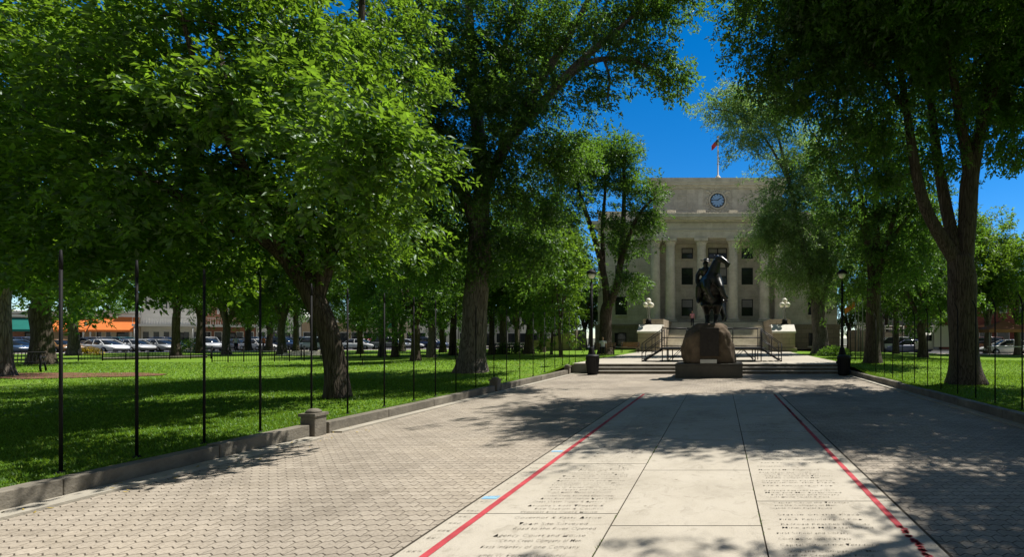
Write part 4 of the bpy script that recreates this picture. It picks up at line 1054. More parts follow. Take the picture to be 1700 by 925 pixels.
# ------------------------------------------------------------------ monument
MX = XU(1177, 20.3)
mon = empty('monument_pedestal', (MX, 21.3, 0), 0, 'brown granite boulder with a dark plaque on a low stone base', 'pedestal')
m = MB(); m.b2(-1.42, 1.42, -1.05, 1.05, -.02, .54); m.build('base_block', 'plinth', mon, .03)
m = MB(); m.b2(-1.44, 1.44, -1.07, 1.07, .542, .60); m.build('base_cap', 'plinth', mon, .015)
def boulder():
    bm = bmesh.new(); bmesh.ops.create_icosphere(bm, subdivisions=5, radius=1.)
    for v in bm.verts:
        p = v.co.copy()
        # squarish, flat-topped, wider at the foot
        q = Vector((math.copysign(abs(p.x)**.66, p.x), math.copysign(abs(p.y)**.66, p.y), math.copysign(abs(p.z)**.66, p.z)))
        n1 = mnoise.fractal(p*1.3+Vector((4, 2, 1)), 1., 2., 4); n2 = mnoise.fractal(p*4.5+Vector((1, 7, 3)), .8, 2., 4)
        k = 1+.12*n1+.05*n2; t = max(q.z, 0)
        v.co = Vector((q.x*(1.16-.08*t-.08*t*t)*k, q.y*(.92-.1*t)*k, q.z*(1.40 if q.z > 0 else 1.)*(1+.06*n1)+.42))
        if v.co.z > 1.70: v.co.z = 1.70+(v.co.z-1.70)*.6
        if v.co.y < -.82: v.co.y = -.82+(v.co.y+.82)*.35
        v.co.z = max(v.co.z, 0.0)+.60
    me = bpy.data.meshes.new('boulder'); bm.to_mesh(me); bm.free()
    me.materials.append(M['boulder']); me.polygons.foreach_set('use_smooth', [True]*len(me.polygons))
    return link('boulder', me, mon)
bo = boulder()
m = MB(); m.b2(-.38, .42, -.975, -.88, .92, 2.12); m.build('plaque', 'plaque', bo, .01)
m = MB(); m.box((.0-.02, -.96, .69), (.70, .10, .17), m=Matrix.Rotation(R(-18), 3, 'X')); m.build('marker_stone', 'white_stone', mon, .01)
# bronze horse and rider
ST = Vector((MX+.1, 21.25, 2.36))
stt = empty('equestrian_statue', ST, 0, 'dark bronze statue of a rider in a hat on a rearing horse atop the boulder', 'statue'); stt.scale = (1, 1, .945)
h = MB()
rz = lambda a, b: None
h.ell((-.02, -.1, 1.72), (.46, .62, .52), 16, 12, Matrix.Rotation(R(-38), 3, 'X'))             # barrel
h.ell((.05, -.45, 1.92), (.36, .36, .40), 14, 10)                                              # chest
h.ell((-.03, .42, 1.18), (.44, .48, .5), 14, 10)                                               # croup
h.tube([(.06, -.45, 2.1), (.13, -.55, 2.45), (.22, -.6, 2.75)], [.28, .2, .145], 12)           # neck
h.tube([(.18, -.58, 2.86), (.34, -.68, 2.82), (.52, -.78, 2.66), (.66, -.82, 2.52)], [.115, .14, .105, .085], 10)
h.ell((.57, -.81, 2.46), (.09, .09, .08), 8, 6)
for sx in (-.07, .07): h.tube([(.17+sx, -.56, 2.92), (.16+sx, -.55, 3.06)], [.05, .012], 6)
for sx in (-.22, .20):                                                                         # hind legs
    h.tube([(sx*1.0, .45, 1.15), (sx*1.0, .10, .78), (sx*.85, .38, .42), (sx*.8, .22, .12), (sx*.8, .16, -.06)], [.30, .21, .12, .09, .115], 10)
h.tube([(.22, -.6, 1.85), (.34, -.92, 1.52), (.46, -.88, 1.2), (.56, -.78, 1.02)], [.2, .12, .085, .10], 10)   # raised forelegs
h.tube([(-.16, -.62, 1.82), (-.16, -.95, 1.5), (-.06, -.95, 1.18), (.02, -.86, 1.0)], [.2, .12, .085, .10], 10)
h.tube([(0, .8, 1.35), (.22, 1.0, 1.1), (.36, .92, .7), (.46, .75, .35), (.42, .6, .1)], [.1, .14, .15, .12, .04], 8)   # tail
h.tube([(.02, -.35, 2.35), (.06, -.42, 2.6), (.12, -.48, 2.85)], [.07, .09, .06], 6)           # mane
h.v = [(x*1.16, y, z*1.02) for x, y, z in h.v]
fused(h, 'horse', 'bronze', stt, .04, 4)

b = MB()
b.tube([(-.14, .12, 2.05), (-.2, .0, 2.3), (-.24, -.12, 2.5), (-.24, -.16, 2.6)], [.24, .24, .21, .09], 12)    # torso leaning
b.ell((-.24, -.2, 2.72), (.115, .13, .15), 12, 10)                                            # head
b.ell((-.24, -.33, 2.70), (.03, .04, .035), 6, 5)
b.tube([(-.40, -.06, 2.5), (-.56, .0, 2.22), (-.59, -.12, 1.95), (-.58, -.22, 1.80)], [.115, .095, .075, .055], 10)
b.tube([(-.06, -.16, 2.5), (.12, -.34, 2.32), (.22, -.52, 2.36)], [.11, .085, .06], 10)
b.tube([(-.30, .1, 2.0), (-.50, -.22, 1.62), (-.54, -.12, 1.2), (-.52, -.2, .98), (-.52, -.34, .92)], [.19, .15, .115, .09, .06], 10)
b.tube([(.05, .1, 2.0), (.38, -.25, 1.66), (.44, -.1, 1.25), (.44, -.15, 1.02), (.46, -.3, .96)], [.19, .14, .105, .085, .06], 10)
b.tube([(-.34, .25, 2.0), (-.48, .3, 1.5), (-.52, .2, 1.05)], [.16, .2, .12], 8)               # coat skirt
b.tube([(.2, .25, 1.95), (.38, .28, 1.5), (.5, .1, 1.1), (.62, 0, .98)], [.14, .18, .13, .05], 8)
for k in range(5):
    a = -.5+.25*k; b.tube([(-.58+.02*k, -.22, 1.82), (-.60+.03*k, -.27, 1.74), (-.585+.025*k, -.30, 1.69)], [.016, .014, .01], 6)
b.v = [(x*1.1, y, z) for x, y, z in b.v]
rd = fused(b, 'rider', 'bronze', stt, .032, 4)
m = MB(); m.lathe([(.27, 0), (.28, .02), (.15, .035), (.145, .11), (.11, .16), (.03, .165)], (0, 0, 0), 16)
for i, v in enumerate(m.v): q = Vector(v); q.z += .12*q.x**2*4*(1 if abs(q.x) > .15 else 0); q = Matrix.Rotation(R(8), 3, 'Y') @ q; m.v[i] = (q.x-.23, q.y-.19, q.z+2.80)
m.build('hat', 'bronze', rd)

# ------------------------------------------------------------------ lamp posts, bins, benches
def park_lamp(u, Y, lab):
    x = XU(u, Y); r = empty('lamp_post', (x, Y, .436), 0, lab, 'lamp post', 'black lamp posts beside the plaza steps')
    m = MB(); m.lathe([(.30, 0), (.30, .1), (.24, .16), (.17, .5), (.12, .75), (.10, .8)], n=12); m.build('base', 'black_metal', r)
    m = MB(); m.tube([(0, 0, .8), (0, 0, 4.0)], [.075, .055], 10); m.lathe([(.1, 3.6), (.1, 3.66)], n=10)
    m.tube([(0, 0, 4.0), (.0, 0, 4.35), (.08, 0, 4.52), (.17, 0, 4.5)], .028, 6); m.tube([(0, 0, 4.3), (-.06, 0, 4.52), (-.17, 0, 4.5)], .028, 6); m.build('pole', 'black_metal', r)
    m = MB(); m.lathe([(.05, 4.62), (.20, 4.52), (.26, 4.42), (.25, 4.40)], n=14); m.build('hood', 'black_metal', r)
    m = MB(); m.lathe([(.17, 4.40), (.17, 4.30), (.12, 4.2), (.03, 4.16)], n=14); m.build('lens', 'glass_globe', r)
park_lamp(982, 23.6, 'tall black lamp post at the left end of the plaza steps'); park_lamp(1398, 23.6, 'tall black lamp post with hooded lantern at the right end of the plaza steps')
def bin_(u, v, Y, lab):
    r = empty('trash_can', (XU(u, Y), Y, 0), 0, lab, 'trash can', 'black trash cans at the plaza steps')
    m = MB(); m.lathe([(.23, 0.02), (.25, .1), (.285, .78), (.30, .80), (.30, .84)], n=18); m.build('bin', 'trash', r)
    m = MB()
    for k in range(18):
        a = 2*math.pi*k/18; m.bar((.245*math.cos(a), .245*math.sin(a), .04), (.30*math.cos(a), .30*math.sin(a), .8), .011, 4)
    m.build('slats', 'black_metal', r)
    m = MB(); m.lathe([(.31, .84), (.31, .88), (.18, .93), (.14, .93)], n=18); m.build('lid', 'trash', r)
bin_(984, 621, 22.1, 'black slatted trash can below the left lamp post'); bin_(1401, 625, 21.6, 'black slatted trash can below the right lamp post')
def bench(p, rz, lab, wood='wood', n=2):
    r = empty('park_bench', p, rz, lab, 'bench')
    m = MB()
    for k in range(4): m.b2(-.8, .8, -.22+k*.12, -.13+k*.12, .43, .46)
    m.build('seat', wood, r)
    m = MB()
    for k in range(3): m.box((0, .27+.03*k, .58+k*.13), (1.6, .03, .1), m=Matrix.Rotation(R(-12), 3, 'X'))
    m.build('backrest', wood, r)
    for sx in (-.7, .7):
        m = MB(); m.tube([(sx, -.2, 0), (sx, -.18, .42), (sx, .22, .42), (sx, .34, .9)], .028, 6); m.tube([(sx, .22, .42), (sx, .3, 0)], .028, 6); m.tube([(sx, -.2, .42), (sx, -.2, .64), (sx, .26, .66)], .022, 6); m.build('leg', 'black_metal', r)
    return r
bench((XU(1003, 36), 36, .436), R(5), 'brown slatted bench by the lawn in front of the left courthouse wing')
bench((XU(1045, 40), 40.2, .436), R(0), 'wooden bench partly hidden beside the left stair pedestal')
# ornate iron bench at the left edge
r = empty('iron_bench', (XU(24, 21.3), 21.3, LZ), R(40), 'black wrought iron bench with scrolled arms at the left edge by the mulch', 'bench')
m = MB()
for k in range(6): m.b2(-.75, .75, -.22+k*.08, -.17+k*.08, .42, .45)
m.build('seat', 'black_metal', r)
m = MB()
for k in range(15): m.bar((-.7+.1*k, .26, .45), (-.7+.1*k, .34, .86), .014, 5)
m.bar((-.75, .34, .88), (.75, .34, .88), .025); m.build('backrest', 'black_metal', r)
for sx in (-.75, .75):
    m = MB(); m.tube([(sx, -.2, 0), (sx, -.28, .2), (sx, -.2, .42), (sx, -.28, .6), (sx, -.16, .72), (sx, -.08, .62), (sx, .3, .68)], .035, 8); m.tube([(sx, .2, .42), (sx, .36, 0)], .035, 6); m.tube([(sx, -.2, .43), (sx, .3, .43)], .03, 6); m.build('leg', 'black_metal', r)

# ------------------------------------------------------------------ tall fence posts along both lawns
def post_set(us, X, zt, arm, grp, where):
    me1 = None; n = len(us)
    first = None
    for i, u in enumerate(us):
        Y = X*F/(u-UC); z = lawn_z(X, Y)
        if first is None:
            first = empty('fence_post', (X, Y, z-.02), 0)
            m = MB(); m.tube([(0, 0, 0), (0, 0, zt)], [.0155, .0145], 8); m.build('pole', 'black_metal', first)
            m = MB(); m.tube([(0, 0, zt-.02), (-arm*.35, 0, zt+.09), (-arm, 0, zt+.2)], [.016, .016, .010], 8); m.build('arm' if arm else 'tip', 'black_metal', first)
            m = MB(); m.lathe([(.05, .0), (.05, .03), (.03, .06)], n=8); m.build('foot', 'black_metal', first)
            o = first
        else:
            o = copy_tree(first); o.location = (X, Y, z-.02)
        tag(o, where(i, n), 'fence post', grp)
ordn = ['nearest', 'second', 'third', 'fourth', 'fifth', 'sixth', 'seventh', 'eighth', 'ninth', 'tenth', 'eleventh', 'twelfth', 'thirteenth', 'fourteenth', 'fifteenth', 'sixteenth', 'seventeenth', 'eighteenth', 'nineteenth', 'twentieth']
post_set([101, 227, 339, 432, 517, 577, 638, 687, 723, 757, 790, 820, 841, 863, 885, 904, 921, 934, 945, 955], -7.45, 2.36, 0., 'tall posts along the left lawn',
         lambda i, n: ('' if i == 0 else ordn[i]+' ')+'nearest tall thin black post along the edge of the left lawn')
post_set([1755, 1697, 1652, 1620, 1590, 1562, 1540, 1518, 1498, 1482, 1468, 1454], 6.35, 2.3, .09, 'tall posts along the right lawn',
         lambda i, n: ('' if i == 0 else ordn[i]+' ')+'nearest tall thin black post along the edge of the right lawn')
for i, u in enumerate((1412, 1420, 1429)):
    Y = 27.0; x = XU(u, Y); o = empty('bollard_post', (x, Y, lawn_z(x, Y)-.02), 0, ['leftmost', 'middle', 'rightmost'][i]+' of three thin black posts clustered behind the right trash can', 'fence post', 'thin posts behind the right trash can')
    MB().tube([(0, 0, 0), (0, 0, 2.0)], .022, 6).build('pole', 'black_metal', o); MB().lathe([(.04, 2.0), (.04, 2.03), (.01, 2.07)], n=8).build('cap', 'black_metal', o)
# low iron picket fences
def picket(a, b, lab, hgt=.85, npan=6, sp=.13):
    a = Vector(a); b = Vector(b); L = (b-a).length; ang = math.atan2(b.y-a.y, b.x-a.x)
    r = empty('iron_fence', a, ang, lab, 'fence')
    m = MB(); k = 0
    while k*sp < L: m.bar((k*sp, 0, .05), (k*sp, 0, hgt), .009, 4); k += 1
    m.build('pickets', 'black_metal', r)
    for zz in (.12, hgt-.08): MB().b2(0, L, -.015, .015, zz-.015, zz+.015).build('rail', 'black_metal', r)
    for k in range(npan+1): 
        x = L*k/npan; mm = MB(); mm.tube([(x, 0, 0), (x, 0, hgt+.12)], .03, 6); mm.ell((x, 0, hgt+.15), .045, 8, 6); mm.build('post', 'black_metal', r)
picket(gt(352, 602), gt(505, 600), 'low black picket fence on the left lawn in front of the bright green tree')
picket(gt(436, 593), gt(632, 594), 'low black picket fence crossing behind the leaning trunk')
picket(gt(640, 592), gt(772, 590), 'low black picket fence just left of the thick furrowed trunk')
picket(gt(800, 590), gt(868, 590), 'low black picket fence right of the thick furrowed trunk')
picket(gt(130, 600), gt(350, 596), 'low dark picket fence along the lawn in front of the silver parked cars', hgt=.6)
m = MB(); a, b_ = gt(150, 599), gt(330, 595); m.bar((a.x, a.y+.6, .2), (b_.x, b_.y+.6, .2), .16, 4); o = m.build('garden_wall', 'kerb_stone'); tag(o, 'low stone garden wall behind the grass in front of the silver parked cars', 'wall')
m = MB()
for k in range(3): q = gt(485, 592); m.b2(q.x-2.2+.2*k, q.x+2.2, q.y+1+k*.4, q.y+2.6, .1+.14*k, .24+.14*k)
o = m.build('garden_steps', 'white_stone'); tag(o, 'short flight of pale stone steps behind the low picket fence', 'steps')
m = MB(); q = gt(1000, 586)
# tripod sprinkler and pale ball on the left lawn
q = gt(602, 612); r = empty('sprinkler', q, 0, 'small dark tripod sprinkler on the shaded left lawn', 'sprinkler')
for k in range(3): a = 2.1*k; MB().bar((math.cos(a)*.2, math.sin(a)*.2, 0), (0, 0, .34), .014, 5).build('leg', 'black_metal', r)
MB().tube([(0, 0, .3), (0, 0, .5), (.1, 0, .54)], .02, 6).build('head', 'black_metal', r)
# planted hedges / shrubs
def shrub(name, p, rx, ry, rz_, lab, mt='leaf', n=2600, leaf=.12, seed=5):
    rs = np.random.default_rng(seed); d_ = rs.normal(size=(n, 3)); d_ /= np.linalg.norm(d_, axis=1)[:, None]; d_[:, 2] = np.abs(d_[:, 2])
    c = d_*rs.uniform(.5, 1.05, n)[:, None]*np.array([rx, ry, rz_]); ld = d_+rs.normal(size=(n, 3))*.6; ld /= np.linalg.norm(ld, axis=1)[:, None]
    ls = np.cross(ld, rs.normal(size=(n, 3))); ls /= np.linalg.norm(ls, axis=1)[:, None]
    v = np.stack([c, c+ld*leaf*.4+ls*leaf*.25, c+ld*leaf, c+ld*leaf*.4-ls*leaf*.25], 1).reshape(-1, 3); b = np.arange(n)*4
    me = np_mesh('foliage', v, np.stack([b, b+1, b+2, b, b+2, b+3], 1).ravel(), 3); me.materials.append(M[mt])
    r = empty(name, p, 0, lab, 'shrub'); link('foliage', me, r)
    m = MB()
    for k in range(5): a = k*1.26; m.bar((math.cos(a)*.08, math.sin(a)*.08, 0), (math.cos(a)*rx*.5, math.sin(a)*ry*.5, rz_*.7), .02, 5)
    m.build('stem', 'bark', r)
shrub('hedge', gt(848, 589), 2.6, .9, 1.1, 'dark clipped hedge right of the thick furrowed trunk', seed=1, n=4200)
shrub('flower_bush', gt(146, 589), 1.2, .7, .75, 'bush of yellow flowers at the foot of the pale twin trunk', 'yellow_flowers', seed=2, n=1500, leaf=.1)
shrub('shrub', gt(317, 585), 1.4, 1., 1.5, 'rounded light green shrub between the second and third tall posts', 'leaf_light', seed=3)
shrub('shrub', gt(770, 586), 1.4, 1., 1.5, 'green shrub behind the fence left of the furrowed trunk', 'leaf_light', seed=4)
shrub('shrub', Vector((XU(1385, 34), 34, .4)), 1.2, .8, .7, 'low shrub at the foot of the silvery tree', 'leaf', seed=6)

# ------------------------------------------------------------------ vehicles
def loft(m, secs, close=True):
    """secs: list of (x, [(y,z)...]) half-profiles mirrored"""
    rings = []
    for x, hp in secs: rings.append([(x, y, z) for y, z in hp]+[(x, -y, z) for y, z in reversed(hp)])
    n = len(rings[0]); vs = [p for r_ in rings for p in r_]; fs = []
    for i in range(len(rings)-1):
        for k in range(n): k2 = (k+1) % n; fs.append((i*n+k, i*n+k2, (i+1)*n+k2, (i+1)*n+k))
    fs.append(tuple(reversed(range(n)))); fs.append(tuple((len(rings)-1)*n+k for k in range(n)))
    return m.add(vs, fs, True)
def car_proto(kind):
    r = empty('parked_car', (0, 0, 0))
    W = .90
    if kind == 'sedan':
        L = 4.6; st = [(-2.3, .35, .78, .70), (-2.2, .25, .92, .84), (-1.6, .22, .99, .88), (-.9, .2, .97, .9), (.9, .2, .95, .9), (1.5, .22, .88, .87), (2.1, .25, .76, .80), (2.3, .35, .62, .66)]
        gh = [(-1.75, .97, .74, .98), (-1.05, .96, .60, 1.42), (-.3, .96, .60, 1.47), (.35, .95, .60, 1.44), (1.25, .93, .72, .95)]; rf = (-1.05, .40, 1.44)
    elif kind == 'suv':
        L = 4.7; st = [(-2.3, .4, 1.0, .76), (-2.25, .3, 1.10, .88), (-1.5, .27, 1.12, .93), (-.6, .25, 1.1, .94), (.9, .25, 1.07, .94), (1.4, .27, 1.04, .92), (2.1, .3, .95, .84), (2.3, .42, .78, .70)]
        gh = [(-2.2, 1.1, .80, 1.12), (-1.85, 1.1, .68, 1.66), (-.4, 1.1, .68, 1.73), (.35, 1.08, .67, 1.70), (1.15, 1.06, .78, 1.08)]; rf = (-1.85, .38, 1.70)
    else:
        L = 5.4; st = [(-2.7, .5, 1.0, .84), (-2.65, .35, 1.05, .93), (-1.6, .32, 1.06, .95), (-.5, .3, 1.07, .95), (.9, .3, 1.09, .95), (1.6, .32, 1.08, .94), (2.5, .35, 1.0, .88), (2.7, .5, .82, .76)]
        gh = [(-.85, 1.06, .82, 1.1), (-.65, 1.06, .70, 1.74), (0, 1.06, .70, 1.80), (.6, 1.07, .69, 1.77), (1.3, 1.07, .80, 1.1)]; rf = (-.65, .62, 1.77)
    m = MB(); loft(m, [(x, [(w_*.82, zb), (w_*.98, zb+.12), (w_, (zb+zt)*.5+.05), (w_*.95, zt-.06), (w_*.82, zt)]) for x, zb, zt, w_ in st])
    body = m.build('body', 'car_paint', r)
    m = MB(); loft(m, [(x, [(wb if zt-zb < .05 else .80, zb-.06), (wt, zt)]) for x, zb, wt, zt in gh for wb in (wt,)]); m.build('window', 'car_glass', r)
    m = MB(); x0, x1, zt = rf; hw_ = gh[2][2]
    loft(m, [(x0-.05, [(hw_*.96, zt-.02), (hw_*.9, zt+.015)]), (x0*.5, [(hw_*1.0, zt+.01), (hw_*.9, zt+.055)]), (x1, [(hw_*1.0, zt-.01), (hw_*.9, zt+.025)])])
    for sg in (-1, 1):
        for xb, xt in ((gh[-1][0], gh[3][0]), (gh[0][0], gh[1][0]), ((gh[1][0]+gh[3][0])/2+.1, (gh[1][0]+gh[3][0])/2)):
            m.bar((xb, sg*.80, gh[2][1]-.02), (xt, sg*(hw_+.005), zt), .035, 5)
    m.build('roof', 'car_paint', r)
    ax = L*.29; rw = .33 if kind == 'sedan' else .37
    for x in (-ax, ax):
        for sg in (-1, 1):
            m = MB(); m.lathe([(rw*.62, -.11), (rw*.95, -.11), (rw, -.06), (rw, .06), (rw*.95, .11), (rw*.62, .11)], (x, sg*.80, rw), 18, True, 'Y'); wh = m.build('wheel', 'tyre', r)
            m = MB(); m.lathe([(rw*.62, -.02), (rw*.60, .03), (rw*.2, .05), (rw*.05, .05)] if sg > 0 else [(rw*.62, .02), (rw*.60, -.03), (rw*.2, -.05), (rw*.05, -.05)], (x, sg*.885, rw), 14, True, 'Y'); m.build('rim', 'rim', wh)
    xf, zf = st[-2][0], st[-2][2]
    for sg in (-1, 1):
        m = MB(); m.ell((xf+.09, sg*.58, zf-.14), (.12, .17, .075), 10, 6); m.build('headlight', 'headlamp', r)
        m = MB(); m.ell((st[1][0]-.03, sg*.66, st[1][2]-.14), (.08, .16, .09), 10, 6); m.build('tail_light', 'tail_red', r)
        m = MB(); m.ell((gh[-1][0]-.15, sg*.97, gh[2][1]+.04), (.06, .1, .07), 8, 6); m.build('side_mirror', 'car_paint', r)
    m = MB(); m.box((st[-1][0]-.02, 0, .38), (.12, 1.3, .14)); m.box((st[0][0]+.02, 0, .42), (.12, 1.4, .14)); m.build('bumper', 'trash', r)
    return r
PR = {k: car_proto(k) for k in ('sedan', 'suv', 'pickup')}
used = set()
def car(kind, x, y, hd, col, lab, grp):
    o = PR[kind] if kind not in used else copy_tree(PR[kind]); used.add(kind)
    o.location = (x, y, .03); o.rotation_euler = (0, 0, R(hd)); tag(o, lab, 'car', grp)
    for ch_ in o.children: ch_.color = (*col, 1)
def rowY(u, extra=0.): k = (UC-u)/F; return 158.06/(1.732+k)+extra
GL = 'cars parked along the street on the left'
SIL, WHT, NAV, BLK, GRY, TEAL = (.42, .43, .44), (.75, .76, .77), (.015, .03, .08), (.012, .012, .014), (.13, .14, .15), (.03, .13, .15)
cars = [('sedan', 22, 0, -8, (.05, .09, .16), 'dark blue sedan beyond the iron bench, leftmost parked car'), ('suv', 48, 1.5, -10, NAV, 'navy suv half hidden by the thick flared trunk under the teal awning'),
        ('sedan', 98, 1.0, -10, (.32, .17, .05), 'bronze sedan right of the thick flared trunk'), ('sedan', 174, .5, -8, WHT, 'white sedan with dark windows in front of the orange awning'),
        ('sedan', 222, 1.5, -12, SIL, 'silver sedan behind the second tall post'), ('sedan', 266, 2., -14, (.30, .31, .31), 'grey sedan facing right just past the end of the orange awning'),
        ('suv', 168, 9, -6, GRY, 'grey suv behind the white sedan'), ('suv', 205, 9.5, -6, TEAL, 'teal suv parked behind in front of the orange awning'), ('sedan', 246, 9.5, -4, SIL, 'silver sedan in the second row under the white balcony'),
        ('suv', 276, 10, -6, NAV, 'dark navy suv in the second row under the white balcony'), ('suv', 345, 3, -30, SIL, 'silver hatchback beside the third tall post'),
        ('sedan', 395, 8, -20, GRY, 'grey sedan between the two pale trunks'), ('sedan', 428, 3, -14, (.5, .5, .5), 'pale sedan right of the pale trunk'), ('suv', 432, 10, -4, (.03, .09, .18), 'blue suv behind the pale sedan'),
        ('suv', 472, 3, -6, (.03, .05, .10), 'dark blue suv in front of the iron fence gate'), ('pickup', 510, 4, -6, GRY, 'grey pickup behind the slim dark tree left of the leaning trunk'),
        ('suv', 533, 0, -4, (.45, .55, .52), 'pale green car just left of the leaning forked trunk'), ('sedan', 598, 3, 0, WHT, 'white sedan just right of the leaning forked trunk'),
        ('sedan', 612, 8, 0, (.4, .02, .02), 'red car behind the white sedan'), ('suv', 648, 2, 10, GRY, 'grey suv seen behind the light grey trunk'), ('sedan', 676, 3, 10, SIL, 'silver car left of the thin straight dark trunk'),
        ('suv', 714, 3, 15, NAV, 'dark suv right of the thin straight dark trunk')]
for k, u, e, hd, c, lab in cars:
    Y = rowY(u, e); car(k, XU(u, Y), Y, hd, c, lab, GL)
GR = 'vehicles on the right hand street'
car('sedan', XU(1505, 49.5), 49.5, 175, (.16, .18, .32), 'violet blue car seen past the slim tree right of the courthouse', GR)
car('suv', XU(1478, 50), 50, 170, WHT, 'white car just right of the courthouse side terrace', GR)
car('sedan', XU(1672, 46), 46, 172, WHT, 'white sedan near the brown canopy at the right edge', GR)
car('suv', XU(1628, 50), 50, 172, (.25, .10, .06), 'brown suv right of the flared trunk', GR)
# white box truck
x = XU(1563, 48.5); r = empty('box_truck', (x, 48.5, .03), R(168), 'white box truck left of the flared right trunk', 'truck', GR)
m = MB(); m.b2(-2.9, .9, -1.05, 1.05, .75, 2.9); m.build('cargo_box', 'white_wall', r, .03)
m = MB(); loft(m, [(.95, [(.9, .5), (.95, 1.2), (.85, 2.2)]), (1.5, [(.9, .5), (.95, 1.2), (.82, 2.15)]), (2.1, [(.9, .5), (.95, 1.2), (.8, 1.35)]), (2.6, [(.85, .5), (.9, 1.0), (.75, 1.2)])]); c_ = m.build('cab', 'white_wall', r)
m = MB(); m.b2(1.1, 1.6, -.93, .93, 1.35, 1.95); m.box((1.86, 0, 1.75), (.05, 1.4, .75), m=Matrix.Rotation(R(-36), 3, 'Y')); m.build('window', 'car_glass', c_)
for xx in (-1.8, 1.9):
    for sg in (-1, 1): MB().lathe([(.25, -.12), (.4, -.12), (.42, 0), (.4, .12), (.25, .12)], (xx, sg*.88, .42), 16, True, 'Y').build('wheel', 'tyre', r)

# ------------------------------------------------------------------ shops
def shopline(u, extra=0.): k = (UC-u)/F; Y = 213.9/(1.732+k)+extra; return Vector((XU(u, Y), Y, .1))
def shop(u0, u1, hgt, wallm, lab, awn=None, nwin=3, upper=False, balcony=False, cornice='white_wall', extra=0., sign=None, awz=(2.75, 4.4)):
    a, b = shopline(u0, extra), shopline(u1, extra); L = (b-a).length; ang = math.atan2(b.y-a.y, b.x-a.x)
    r = empty('shop_building', a, ang, lab, 'shop')
    m = MB(); m.b2(0, L, 0, 12, 0, hgt); m.build('wall', wallm, r)
    m = MB(); m.b2(-.1, L+.1, -.25, 12.1, hgt, hgt+.35); m.b2(-.05, L+.05, -.12, -.003, hgt-.5, hgt-.1); m.build('cornice', cornice, r)
    n = nwin; wv = L/n
    for k in range(n):
        if k == n//2:
            d_ = MB(); d_.b2(k*wv+.35, k*wv+.35+1.1, -.06, -.003, .05, 2.4); dd = d_.build('door', 'dark_frame', r); MB().b2(k*wv+.5, k*wv+1.3, -.09, -.062, .5, 2.2).build('glass', 'window_glass', dd)
            x0, x1 = k*wv+1.7, (k+1)*wv-.25
        else: x0, x1 = k*wv+.25, (k+1)*wv-.25
        if x1-x0 > .4:
            f = MB(); f.b2(x0-.08, x1+.08, -.05, -.003, .5, 2.6); fo = f.build('window', cornice, r); MB().b2(x0, x1, -.08, -.052, .6, 2.5).build('glass', 'window_glass', fo)
        if upper:
            f = MB(); f.b2(k*wv+.5, (k+1)*wv-.5, -.05, -.003, hgt-2.8, hgt-1.0); fo = f.build('window', cornice, r); MB().b2(k*wv+.6, (k+1)*wv-.6, -.08, -.052, hgt-2.7, hgt-1.1).build('glass', 'window_glass', fo)
    if awn:
        z0, z1 = awz; m = MB(); m.add([(.1, -1.8, z0), (L-.1, -1.8, z0), (L-.1, -.02, z1), (.1, -.02, z1), (.1, -1.8, z0-.3), (L-.1, -1.8, z0-.3), (.1, -1.72, z0-.3), (L-.1, -1.72, z0-.3), (.1, -.02, z1-.1), (L-.1, -.02, z1-.1)],
              [(0, 1, 2, 3), (4, 5, 1, 0), (6, 4, 0, 3, 8), (5, 7, 9, 2, 1), (7, 6, 8, 9)]); m.build('awning', awn, r)
        for k in range(max(2, int(L/5))):
            x = .3+(L-.6)*k/(max(2, int(L/5))-1); MB().b2(x-.06, x+.06, -1.75, -1.63, 0, z0-.3).build('post', cornice, r)
    if balcony:
        m = MB(); m.b2(-.05, L+.05, -2.4, -.003, 3.3, 3.65); m.build('balcony', cornice, r)
        m = MB(); k = 0
        while k*.28 < L: m.bar((k*.28, -2.3, 3.65), (k*.28, -2.3, 4.6), .02, 4); k += 1
        m.b2(0, L, -2.34, -2.26, 4.6, 4.68); m.build('balustrade', cornice, r)
        for k in range(max(2, int(L/4))):
            x = .2+(L-.4)*k/(max(2, int(L/4))-1); MB().bar((x, -2.25, 0), (x, -2.25, 3.3), .09).build('post', cornice, r)
    if sign: MB().b2(L*.3, L*.65, -.2, -.13, sign[1], sign[1]+.8).build('sign_board', sign[0], r)
shop(-60, 4, 5.2, 'cream_wall', 'cream shopfront at the left edge behind the dark trunk', nwin=4)
shop(5, 78, 5.0, 'brick_tan', 'brick shopfront with a teal sloped awning', 'teal_awning', 5)
shop(79, 156, 5.1, 'tan_wall', 'tan shopfront under the left orange awning', 'orange_awning', 5)
shop(157, 233, 5.2, 'cream_wall', 'cream shopfront under the right orange awning', 'orange_awning', 5, awz=(2.75, 4.7))
shop(234, 334, 8.8, 'white_wall', 'white two storey building with a long balcony', None, 6, True, True)
shop(335, 424, 8.2, 'brick_tan', 'brick two storey building with white balcony beyond the third tall post', None, 5, True, True)
shop(425, 500, 8.6, 'white_wall', 'white building seen above the iron fence gate', None, 4, True)
shop(501, 600, 4.8, 'tan_wall', 'low tan building behind the leaning forked trunk', None, 5)
shop(601, 690, 5.8, 'cream_wall', 'cream building with a teal sign behind the thin straight trunk', None, 5, False, False, sign=('teal_sign', 3.4))
shop(691, 760, 6.5, 'white_wall', 'white two storey building left of the furrowed trunk', None, 4, True)
shop(761, 860, 7, 'grey_wall', 'grey building glimpsed right of the furrowed trunk', None, 5, True)
shop(861, 945, 7, 'white_wall', 'white building glimpsed between trunks left of the courthouse', None, 5, True)
